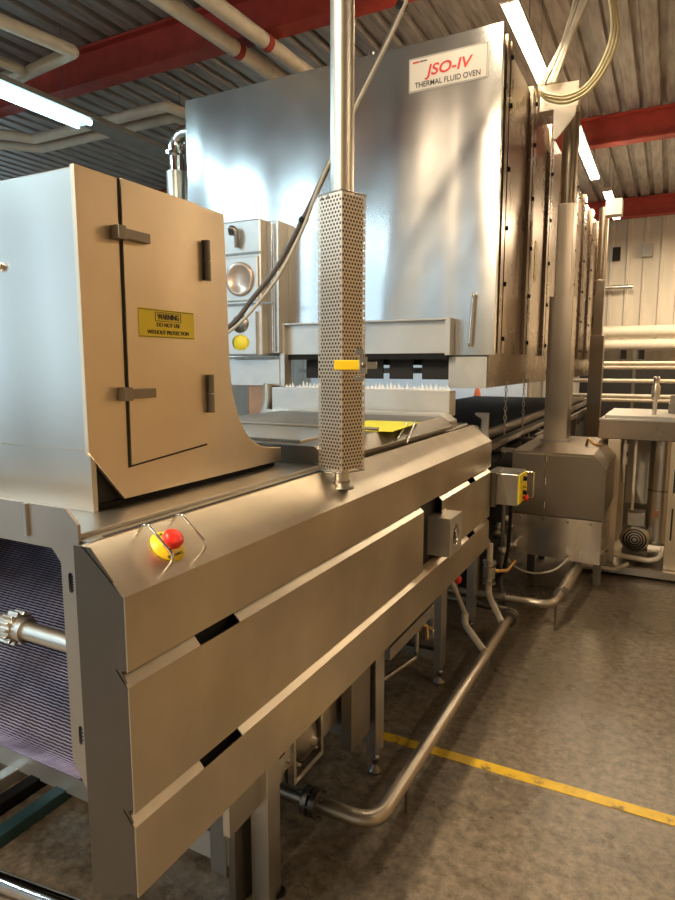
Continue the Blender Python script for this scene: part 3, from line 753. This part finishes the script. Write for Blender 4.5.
def column(x0, x1, y0, y1, zb, zs, zt, label, plate):
    c = thing('steel_column', ((x0+x1)/2, (y0+y1)/2, zb), label, 'column', 'columns beside the oven')
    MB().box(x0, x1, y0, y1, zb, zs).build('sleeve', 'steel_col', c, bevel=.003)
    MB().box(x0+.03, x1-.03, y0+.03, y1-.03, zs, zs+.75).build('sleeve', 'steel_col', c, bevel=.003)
    MB().tube([((x0+x1)/2, (y0+y1)/2, zs+.7), ((x0+x1)/2, (y0+y1)/2, zt)], (x1-x0)*.36, 20).build('shaft', 'steel_col', c)
    MB().box(x0-.02, x1+.02, y0-.02, y1+.02, zb, zb+.02).build('base_plate', 'steel_dark', c)
    return c
column(-.925, -.735, 5.62, 5.86, 1.147, 2.37, 3.9, 'near steel column beside the oven, boxed in below, on the low cabinet', True)
column(-.985, -.81, 9.4, 9.6, 0, 2.2, 3.9, 'far steel column beside the oven, near the back wall', True)
jb = thing('junction_plate', (-.9, 5.5, 3.70), 'cream sheet junction plate at the head of the near column', 'plate')
MB().prism([(-1.04, 3.80), (-.75, 3.80), (-.75, 3.985), (-1.04, 3.995)], 'y', 5.47, 5.60).build('panel', 'box_white', jb, bevel=.003)
MB().plate([(-.93, 3.80), (-.76, 3.80), (-.77, 3.74), (-.90, 3.58), (-.93, 3.58)], [], 'y', 5.47, 5.49).build('gusset', 'box_white', jb)
jb2 = tag(MB().box(-.86, -.66, 9.2, 9.4, 3.74, 3.94).build('junction_box', 'box_white', bevel=.004), 'white junction box near the back end of the oven lights', 'box')

# ------------------------------------------------------------------ fluorescent lights
def strip_light(x, y0, y1, z, mat, label, ext=0, group=None, rod=True, w=.07, cw=.05, tr=.018):
    t = thing('fluorescent_light', (x, (y0+y1)/2, z), label, 'light', group)
    MB().prism([(x-cw, z+.03), (x+cw, z+.03), (x+cw*.8, z+.09), (x-cw*.8, z+.09)], 'y', y0-.03, y1+ext).build('channel', 'fixture', t, bevel=.004)
    for dx in (-w/2, w/2):
        MB().cyl((x+dx, y0, z), (x+dx, y1, z), tr, 12).build('tube', mat, t)
    for yy_ in (y0, y1): MB().box(x-w/2-.02, x+w/2+.02, yy_-.02, yy_+.005, z-.02, z+.03).build('socket', 'box_white', t)
    if rod:
        for yy_ in (y0+.25, (y0+y1)/2+ext*.5, y1+ext-.2): MB().cyl((x, yy_, z+.09), (x, yy_, 4.97), .004, 6).build('hanger_rod', 'steel_dark', t)
    return t
LG = 'hanging fluorescent strip lights'
strip_light(-5.25, 2.6, 4.66, 4.15, 'tube_cool', 'cool blue lit strip light at the top left below the red beam', 1.6, LG, w=.17, cw=.13, tr=.028)
strip_light(-1.14, 3.0, 4.45, 4.30, 'tube_warm', 'warm strip light just before the oven front corner', 0, LG, w=.075)
strip_light(-1.14, 4.72, 6.15, 4.30, 'tube_warm', 'bright warm strip light above the near oven side', 0, LG, w=.075)
strip_light(-1.04, 7.4, 9.5, 4.30, 'tube_warm', 'bright warm strip light beyond the red beam over the oven side', 0, LG, w=.075)
strip_light(-.95, 10.2, 12.2, 4.30, 'tube_warm', 'farthest warm strip light along the oven side', 0, LG, w=.075)
strip_light(-5.6, 7.6, 9.4, 4.15, 'tube_cool', 'cool strip light glimpsed left of the oven behind the vent pipe', 0, LG)
strip_light(-1.73, -3.7, -2.1, 4.30, 'tube_warm', 'warm strip light overhead, behind the camera in line with the conveyor', 0, LG)
strip_light(3.0, 1.2, 3.2, 4.30, 'tube_warm', 'warm strip light over the right aisle beside the infeed conveyor', 0, LG)  # unseen light added to warm the right wall
strip_light(3.0, 7.0, 9.0, 4.30, 'tube_warm', 'warm strip light over the right aisle beyond the tank stand', 0, LG)  # second unseen light added for the right wall
strip_light(-1.73, -.9, .7, 4.30, 'tube_warm', 'warm strip light overhead, just beside the camera', 0, LG, w=.075)
strip_light(-5.25, 0, 1.8, 4.15, 'tube_cool', 'cool strip light in line with the visible blue one, beside the camera', 0, LG)  # unseen light added to streak the oven front with cool reflections
strip_light(-5.25, -3.1, -1.3, 4.15, 'tube_cool', 'cool strip light in line with the visible blue one, behind the camera', 0, LG)  # another unseen light added for the oven reflections
strip_light(-7.5, -3.2, -.8, 4.15, 'tube_cool', 'cool strip light behind the camera on the far left', 0, LG)  # unseen light added for cool reflections in oven and hood
strip_light(1.5, 11.0, 12.6, 4.30, 'tube_warm', 'warm strip light over the right aisle by the back wall', 0, LG)  # unseen light added to brighten the back wall

def area(loc, sx, sy, power, col, rot=(0, 0, 0)):
    l = bpy.data.lights.new('lamp_glow', 'AREA'); l.shape = 'RECTANGLE'; l.size = sx; l.size_y = sy
    l.energy = power; l.color = col
    o = bpy.data.objects.new('lamp_glow', l); COL.objects.link(o); o.location = loc; o.rotation_euler = rot
    return o
WARM = (1, .79, .53); COOL = (.62, .86, 1)
area((-1.14, 3.72, 4.27), .10, 1.4, 10, WARM)
area((-1.14, 5.43, 4.27), .10, 1.4, 32, WARM)
area((-1.04, 8.45, 4.27), .10, 2.0, 60, WARM)
area((-.95, 11.2, 4.27), .10, 2.0, 90, WARM)
area((-5.25, 3.6, 4.12), .2, 2.0, 60, COOL)
area((-5.6, 8.5, 4.12), .2, 1.8, 160, COOL)
area((-7.5, -2.0, 4.12), .2, 2.4, 40, COOL)  # glow of the added cool lights, this and the next two
area((-5.25, .9, 4.12), .12, 1.8, 55, COOL)
area((-5.25, -2.2, 4.12), .12, 1.8, 45, COOL)
area((-1.73, -.1, 4.27), .08, 1.6, 235, WARM)
area((-1.73, -2.9, 4.27), .08, 1.6, 130, WARM)
area((3.0, 2.2, 4.27), .10, 2.0, 8, WARM)  # glow of the added warm lights, this and the next two
area((3.0, 8.0, 4.27), .10, 2.0, 40, WARM)
area((1.5, 11.8, 4.27), .10, 1.6, 200, WARM)

# ------------------------------------------------------------------ ceiling pipes
PG = 'insulated pipes under the ceiling'
def cpipe(pts, r, label, clamp=None, mat='insul'):
    t = thing('insulated_pipe', pts[0], label, 'pipe', PG)
    MB().tube(fillet(pts, r*.5, 3), r, 16).build('jacket', mat, t)
    if clamp:
        c = Vector(clamp[0]); d = Vector(clamp[1]).normalized()
        MB().cyl(c-d*.035, c+d*.035, r*1.07, 18).build('clamp_band', 'red_steel', t)
    else:
        mb = MB(); q = Vector(pts[0]); q2 = Vector(pts[1]); d = (q2-q).normalized(); Lh = (q2-q).length
        for k in (.3, .7): mb.cyl(q+d*Lh*k-d*.01, q+d*Lh*k+d*.01, r*1.03, 16)
        mb.build('jacket_band', 'insul', t)
    return t
dA = Vector((.035, 1, 0)).normalized()
cpipe([(-3.60, 1.7, 4.52), (-3.475, 5.75, 4.52)], .065, 'nearer pale pipe crossing under the red beam above the oven', ((-3.504, 4.82, 4.52), dA))
cpipe([(-3.33, 1.7, 4.52), (-3.165, 5.75, 4.52)], .065, 'second pale pipe crossing under the red beam, right of its twin', ((-3.203, 4.82, 4.52), dA))
cpipe([(-4.95, 3.0, 4.5), (-4.75, 4.14, 4.5), (-7.2, 4.42, 4.5)], .055, 'pale pipe elbow at the top left, the larger outer one')
cpipe([(-5.55, 3.2, 4.48), (-5.42, 4.12, 4.48), (-7.2, 4.30, 4.48)], .045, 'pale pipe elbow at the top left, the inner one')
cpipe([(-7.5, 4.6, 4.5), (-6.95, 5.40, 4.5), (-4.85, 5.40, 4.5), (-4.6, 6.6, 4.5)], .055, 'upper of two angled pale pipes behind the blue strip light')
cpipe([(-7.9, 4.95, 4.5), (-7.15, 5.66, 4.5), (-4.98, 5.66, 4.5), (-4.75, 6.8, 4.5)], .055, 'lower of two angled pale pipes behind the blue strip light')
# chrome vent pipe at the left side of the oven
vp = thing('vent_pipe', (-4.04, 4.6, 0), 'polished vertical vent pipe with elbow left of the oven', 'pipe')
MB().cyl((-4.04, 4.6, 0), (-4.04, 4.6, 3.52), .092, 24).build('riser', 'pipe', vp)
MB().tube(fillet([(-4.04, 4.6, 3.52), (-4.04, 4.6, 3.84), (-3.50, 4.6, 3.84)], .12, 8), .065, 20).build('elbow', 'chrome', vp)
MB().cyl((-4.04, 4.6, 3.66), (-4.04, 4.6, 3.69), .10, 24).build('flange', 'chrome', vp)

# ------------------------------------------------------------------ cables
tag(MB().tube(spline([(-1.05, 3.2, 4.97), (-1.18, 3.2, 4.0), (-1.30, 3.2, 3.60), (-1.579, 3.2, 3.15), (-1.78, 3.2, 2.80), (-1.914, 3.2, 2.592), (-2.088, 3.2, 2.354), (-2.26, 3.2, 2.19), (-2.41, 3.2, 2.05), (-2.7, 3.2, 1.90)], 8), .016, 8).build('cable', 'cable_dark'), 'thick dark cable sagging diagonally from the ceiling towards the hood cabinet', 'cable', 'cables sagging behind the post')
tag(MB().tube(spline([(-1.03, 3.17, 4.97), (-1.15, 3.17, 4.0), (-1.27, 3.17, 3.60), (-1.55, 3.17, 3.15), (-1.76, 3.17, 2.80), (-1.88, 3.17, 2.56), (-2.04, 3.17, 2.32), (-2.22, 3.17, 2.14), (-2.38, 3.17, 2.02), (-2.7, 3.17, 1.86)], 8), .010, 8).build('cable', 'cable'), 'thinner pale cable running along the thick dark cable', 'cable', 'cables sagging behind the post')
tag(MB().tube([(-1.295, 3.185, 3.60), (-1.31, 3.185, 3.575)], .030).build('cable_tie', 'black'), 'upper black tie band round the sagging cables, right of the post', 'cable tie')
tag(MB().tube([(-1.875, 3.185, 2.625), (-1.89, 3.185, 2.60)], .030).build('cable_tie', 'black'), 'lower black tie band round the sagging cables, left of the post', 'cable tie')
# bundle at the right
random.seed(5)
mb = MB()
for k in range(15):
    a, b = random.uniform(-.05, .05), random.uniform(-.04, .04)
    mb.tube(spline([(-.66+a*1.6, 5.45+b, 4.97), (-.73+a*1.3, 5.45+b*.5, 4.62), (-.84+a*.6, 5.43+b*.3, 4.30), (-.90+a*.9, 5.43+b*.5, 4.14), (-.97+a*1.2, 5.42+b*.3, 3.98)], 6), .011, 6)
tag(mb.build('cable_bundle', 'cable'), 'bundle of pale cables dropping from the ceiling to the junction plate', 'cables')
for k, lb in enumerate(('outer cream cable looping down below the junction plate', 'inner cream cable looping down below the junction plate', 'middle cream cable looping down below the junction plate')):
    o_ = .03*k
    tag(MB().tube(spline([(-.60+o_, 5.40-o_, 4.97), (-.55-o_*.3, 5.40-o_, 4.62), (-.485-o_*.6, 5.40-o_, 4.26), (-.53-o_*.6, 5.40-o_, 4.05), (-.66-o_*.3, 5.40-o_, 3.87+o_*.3), (-.82, 5.40-o_, 3.81+o_*.5), (-.96, 5.40-o_, 3.85+o_*.5), (-1.03, 5.41-o_, 3.92+o_*.4)], 8), .012, 8).build('cable_loop', 'cable_cream'), lb, 'cable', 'cream cable loops by the junction plate')

# ------------------------------------------------------------------ pipes low down at the right
dp = thing('drain_pipe', (-.835, 3, .0), 'long stainless pipe running over the floor beside the conveyor', 'pipe')
MB().tube(fillet([(-1.40, 1.90, .15), (-.838, 1.90, .15), (-.830, 4.0, .15)], .10, 8), .030, 20).build('pipe_run', 'drain', dp)
mb = MB().cyl((-1.13, 1.90, .15), (-1.105, 1.90, .15), .055, 20).cyl((-1.095, 1.90, .15), (-1.07, 1.90, .15), .055, 20)
for a in range(6): mb.cyl((-1.15, 1.90+.045*math.cos(a), .15+.045*math.sin(a)), (-1.05, 1.90+.045*math.cos(a), .15+.045*math.sin(a)), .006, 6)
mb.build('flange', 'steel_dark', dp)
MB().cyl((-.830, 4.0, .15), (-.830, 4.03, .15), .055, 20).cyl((-.830, 4.04, .15), (-.830, 4.07, .15), .055, 20).tube(fillet([(-.83, 4.07, .15), (-.83, 4.16, .15), (-1.4, 4.16, .17)], .06), .024, 12).build('flange', 'steel_dark', dp)
for y in (2.2, 3.6): MB().cyl((-.835, y, 0), (-.835, y, .13), .008, 8).build('support', 'steel_dark', dp)
v1 = thing('drain_branch', (-1.0, 4.15, .1), 'vertical white branch pipe with brass tap joining the drain pipe', 'pipe', 'drain branches below the conveyor')
MB().tube(fillet([(-1.0, 4.15, .60), (-1.0, 4.15, .24), (-.845, 3.88, .17)], .05), .021, 14).build('pipe_run', 'insul', v1)
MB().cyl((-1.0, 4.15, .36), (-1.0, 4.15, .44), .042).cyl((-1.0, 4.15, .46), (-1.0, 4.15, .48), .045).cyl((-1.0, 4.15, .32), (-1.0, 4.15, .335), .045).build('valve_body', 'steel', v1)
MB().tube([(-.97, 4.18, .40), (-.90, 4.24, .40), (-.86, 4.30, .46)], .014, 8).build('tap_handle', 'brass', v1)
v2 = thing('drain_branch', (-1.05, 3.5, .1), 'bent white branch pipe nearest the camera joining the drain pipe', 'pipe', 'drain branches below the conveyor')
MB().tube(fillet([(-1.10, 3.50, .60), (-1.05, 3.55, .45), (-1.0, 3.58, .31)], .03), .014, 10).build('hose', 'cable', v2)
MB().tube(fillet([(-1.0, 3.58, .31), (-1.0, 3.58, .24), (-.84, 3.42, .175)], .04), .020, 14).build('pipe_run', 'insul', v2)
fc = thing('pipe_fittings', (-.98, 4.5, 0), 'small cluster of dark pipe fittings between conveyor end and low cabinet', 'fittings')
for k, (x, y, z) in enumerate(((-1.0, 4.45, .46), (-.93, 4.5, .50), (-1.05, 4.55, .55), (-.97, 4.6, .60), (-1.08, 4.4, .52))):
    MB().lathe([(0, 0), (.028, 0), (.034, .012), (.034, .03), (.018, .036), (.018, .08), (.026, .084), (.026, .10), (0, .10)], (x, y, z), (.6-.3*k, .4, .5), 12).build('fitting', 'steel', fc)
MB().cyl((-1.0, 4.52, 0), (-1.0, 4.52, .95), .014, 10).build('pipe_run', 'steel_dark', fc)
v3 = thing('ball_valve', (-1.12, 3.05, .2), 'thin vertical pipe with small brass ball valve under the conveyor', 'valve')
MB().cyl((-1.10, 3.02, .28), (-1.10, 3.02, .60), .010, 10).build('pipe_run', 'pipe', v3)
MB().cyl((-1.10, 3.02, .40), (-1.10, 3.02, .46), .022, 12).build('valve_body', 'brass', v3)
MB().tube([(-1.08, 3.02, .44), (-1.05, 3.04, .42), (-1.03, 2.98, .38)], .009, 8).build('tap_handle', 'brass', v3)
MB().tube(fillet([(-1.10, 3.02, .28), (-1.10, 3.02, .25), (-1.16, 2.5, .29), (-1.3, 2.45, .29)], .03), .014, 8).build('elbow', 'steel_dark', v3)
rv = thing('red_valve', (-1.08, 3.62, .5), 'small red valve handle beneath the far end of the conveyor', 'valve')
MB().lathe([(.0, -.012), (.022, -.012), (.027, 0), (.022, .012), (0, .012)], (-1.06, 3.62, .50), (1, -.4, 0), 16).build('wheel', 'red', rv)
MB().cyl((-1.08, 3.63, .42), (-1.08, 3.63, .60), .014).build('stem', 'steel_dark', rv)
bp = thing('braided_hose_pipe', (-.75, 4.3, 0), 'stainless pipe with elbow and braided hose going under the low cabinet', 'pipe')
MB().tube(fillet([(-1.35, 4.22, .2), (-.60, 4.25, .2), (-.57, 4.50, .2)], .09, 6), .028, 14).build('pipe_run', 'drain', bp)
mb = MB(); mb.tube([(-.57, 4.52, .2), (-.54, 5.15, .23)], .040, 14); 
for k in range(16): mb.cyl((-.57+.03*k/16, 4.54+.6*k/16, .2+.03*k/16), (-.569+.03*k/16, 4.55+.6*k/16, .2+.03*k/16), .044, 14)
mb.build('braided_hose', 'drain', bp)
MB().cyl((-.57, 4.48, .2), (-.57, 4.53, .2), .052, 16).build('coupling', 'steel_dark', bp)
MB().cyl((-.92, 4.236, .2), (-.90, 4.237, .2), .045).build('coupling', 'steel_dark', bp)
MB().cyl((-.58, 4.32, 0), (-.58, 4.32, .18), .008, 8).build('support', 'steel_dark', bp)
tag(MB().tube(spline([(-1.0, 4.6, .55), (-.98, 4.65, .35), (-.85, 4.72, .25), (-.68, 4.78, .27), (-.58, 4.85, .36)], 8), .008, 8).build('hose', 'cable'), 'thin grey hose looping below the low cabinet', 'hose')

# ------------------------------------------------------------------ low left parts
for k, (x, m, lb) in enumerate(((-2.14, 'teal', 'teal steel bar on the floor below the belt, nearest the camera'), (-2.30, 'black', 'black steel bar on the floor below the belt'), (-2.44, 'white_metal', 'pale steel bar on the floor below the belt, farthest left'))):
    tag(MB().box(x-.03, x+.03, 1.0, 3.6, 0, .05).build('floor_bar', m, bevel=.003), lb, 'bar', 'bars on the floor below the belt')
tag(MB().tube([(-2.6, 1.10, .04), (-1.25, 1.27, .04)], .03, 14).build('floor_pipe', 'chrome'), 'bright steel pipe on the floor at the bottom left corner', 'pipe')

# ------------------------------------------------------------------ tank stand at the right
ts = thing('tank_stand', (.2, 6.1, 0), 'stainless steel sink tank on an open frame at the right edge', 'tank')
MB().box(-.50, 1.3, 5.80, 6.9, 1.175, 1.345).build('trough', 'steel_side', ts, bevel=.006)
MB().box(-.46, 1.26, 5.86, 6.84, 1.345, 1.375).build('rim', 'white_metal', ts, bevel=.004)
MB().box(-.50, 1.3, 5.78, 5.83, 1.335, 1.35).build('front_lip', 'steel', ts)
for x, y in ((-.42, 5.80), (.06, 5.80), (.7, 5.8), (-.42, 6.8), (1.2, 6.8)):
    MB().box(x, x+.10, y, y+.05, .05, 1.175).build('leg', 'steel_shield', ts, bevel=.003)
    mb = MB()
for x in (-.385, .095):
    MB().box(x, x+.014, 5.796, 5.80, .35, .62).box(x, x+.014, 5.796, 5.80, .75, .95).build('slot', 'dark', ts)
MB().box(-.62, 1.3, 5.72, 5.78, .03, .09).box(-.6, 1.3, 5.78, 6.85, .03, .05).build('base_rail', 'steel', ts)
MB().box(-.31, 1.25, 6.6, 6.62, .1, 1.17).build('back_sheet', 'steel_dark', ts)
MB().box(-.28, -.10, 6.25, 6.30, .55, 1.17).build('panel', 'wall', ts)
mo = thing('pump_motor', (-.19, 6.0, .09), 'round pump motor with ringed fan cover under the tank', 'motor')
MB().lathe([(0, 0), (.10, 0), (.118, .02), (.118, .30), (0, .30)], (-.17, 5.92, .29), (0, 1, 0), 32).build('motor_body', 'steel', mo)
mb = MB()
for r_ in (.095, .072, .05, .028): mb.lathe([(r_, -.002), (r_, -.006), (r_-.010, -.006), (r_-.010, -.002)], (-.17, 5.92, .29), (0, 1, 0), 32)
mb.build('fan_grille', 'black', mo)
MB().box(-.27, -.07, 5.95, 6.2, .09, .19).build('motor_foot', 'steel_dark', mo)
MB().box(-.24, -.10, 5.96, 6.15, .405, .52).build('terminal_box', 'steel', mo, bevel=.005)
cy = thing('filter_cylinder', (-.0, 6.05, .3), 'upright stainless filter cylinder below the tank', 'cylinder')
MB().cyl((.0, 6.05, .27), (.0, 6.05, 1.17), .092, 28).build('shell', 'steel', cy)
MB().cyl((.0, 6.05, .25), (.0, 6.05, .27), .10, 28).cyl((.0, 6.05, .72), (.0, 6.05, .735), .095, 28).build('flange', 'steel_dark', cy)
MB().box(-.05, .0, 5.94, 5.96, .50, .56).build('nameplate', 'copper', cy)
tp = thing('tank_pipework', (-.2, 5.9, .05), 'thin pale pipes and fittings below the tank stand', 'pipes')
MB().cyl((-.205, 5.92, .55), (-.205, 5.92, 1.17), .012, 10).build('pipe_run', 'insul', tp)
MB().cyl((-.29, 5.9, .80), (-.29, 5.9, 1.17), .016, 10).cyl((-.29, 5.9, .95), (-.29, 5.9, 1.02), .026).cyl((-.29, 5.9, 1.06), (-.29, 5.9, 1.13), .026).build('fitting', 'white_metal', tp)
MB().tube(fillet([(-.34, 5.88, .15), (-.05, 5.88, .13), (.03, 5.88, .16), (.06, 5.9, .25)], .05), .022, 10).build('pipe_run', 'insul', tp)
MB().tube(fillet([(-.62, 5.62, .10), (-.30, 5.68, .07), (-.20, 5.72, .13)], .05), .018, 10).build('pipe_run', 'insul', tp)
random.seed(11)
mb = MB()
for k in range(14):
    x, z = random.uniform(-.50, -.40), random.uniform(.06, .5)
    mb.lathe([(.0, 0), (.018, 0), (.022, .015), (.022, .03), (.012, .034), (.012, .06), (0, .06)], (x, 5.72+random.uniform(0, .06), z), (random.uniform(-1, 1), random.uniform(-1, 1), random.uniform(-1, 1)), 10)
mb.cyl((-.46, 5.76, .03), (-.46, 5.76, .9), .012).cyl((-.40, 5.78, .03), (-.40, 5.78, .75), .010)
mb.build('valve_cluster', 'steel', tp)
MB().box(-.44, -.39, 5.68, 5.70, .18, .28).box(-.44, -.40, 5.68, 5.70, .08, .14).build('tag', 'box_white', tp)
vt = thing('tank_valve', (-.085, 6.1, 1.375), 'tall narrow steel valve standing on the tank top', 'valve')
MB().lathe([(.018, 0), (.018, .12), (.028, .13), (.034, .17), (.034, .24), (.024, .26), (.024, .30), (.03, .31), (.02, .33), (0, .33)], (-.085, 6.1, 1.375), n=20).build('valve_body', 'pipe', vt)
tag(MB().box(.02, .20, 6.3, 6.5, 1.375, 1.46).prism([(6.3, 1.46), (6.5, 1.46), (6.45, 1.53), (6.33, 1.53)], 'x', .03, .19).build('tank_fitting', 'steel_dark', bevel=.006), 'dark squat fitting on the tank top at the right edge', 'fitting')

# ------------------------------------------------------------------ back wall services
tag(MB().cyl((-1.6, 13.6, 2.44), (3.4, 13.6, 2.44), .115, 24).build('wall_pipe', 'insul'), 'upper of two thick cream pipes along the back wall', 'pipe', 'thick cream pipes along the back wall')
tag(MB().cyl((-1.6, 13.6, 2.19), (3.4, 13.6, 2.19), .105, 24).build('wall_pipe', 'insul'), 'lower of two thick cream pipes along the back wall', 'pipe', 'thick cream pipes along the back wall')
rk = thing('pipe_rack', (.6, 12, 0), 'rack of thin horizontal pale pipes before the back wall', 'pipe rack')
for z in (1.83, 1.76, 1.53, 1.27, 1.20): MB().cyl((-1.5, 12, z), (3.2, 12, z), .034, 12).build('rail', 'insul', rk)
for x in (-.55, .8, 2.2): MB().box(x, x+.05, 12.05, 12.1, 0, 2.05).build('upright', 'steel', rk)
for x in (-.75, -.47): MB().box(x, x+.09, 11.98, 12.1, 1.90, 2.06).build('bracket', 'black', rk)
MB().box(-1.5, 3.2, 12.9, 12.95, .4, 1.75).build('back_sheet', 'dark', rk)
tag(MB().cyl((-1.4, 13.8, 3.32), (-.72, 13.8, 3.32), .04, 12).cyl((-.80, 13.8, 3.32), (-.80, 13.8, 3.42), .02, 8).build('wall_rail', 'steel'), 'short horizontal rail fixed high on the back wall', 'rail')
tag(MB().box(-.60, -.42, 13.86, 13.97, 3.88, 4.12).build('wall_box', 'fixture'), 'small grey box high on the back wall', 'box')
tag(MB().box(-1.12, -.98, 13.86, 13.97, 3.85, 4.1).build('wall_bracket', 'black'), 'dark bracket on the back wall by the far light', 'bracket')

# ------------------------------------------------------------------ world, camera, colour
w = bpy.data.worlds.new('world'); scene.world = w; w.use_nodes = True
w.node_tree.nodes['Background'].inputs[0].default_value = (.5, .5, .55, 1)
w.node_tree.nodes['Background'].inputs[1].default_value = .2
cam = bpy.data.cameras.new('camera'); co = bpy.data.objects.new('camera', cam); COL.objects.link(co)
co.location = (0, 0, 1.8); co.rotation_euler = (math.radians(90-7.7), 0, math.radians(27.6))
cam.sensor_fit = 'VERTICAL'; cam.sensor_height = 36; cam.lens = 628/900*36; cam.clip_start = .05
scene.camera = co
for o in bpy.data.objects:
    if '_base' in o: del o['_base']
vs_ = scene.view_settings
vs_.view_transform = 'Standard'; vs_.look = 'None'; vs_.gamma = 1; vs_.use_curve_mapping = False; vs_.exposure = 0.0
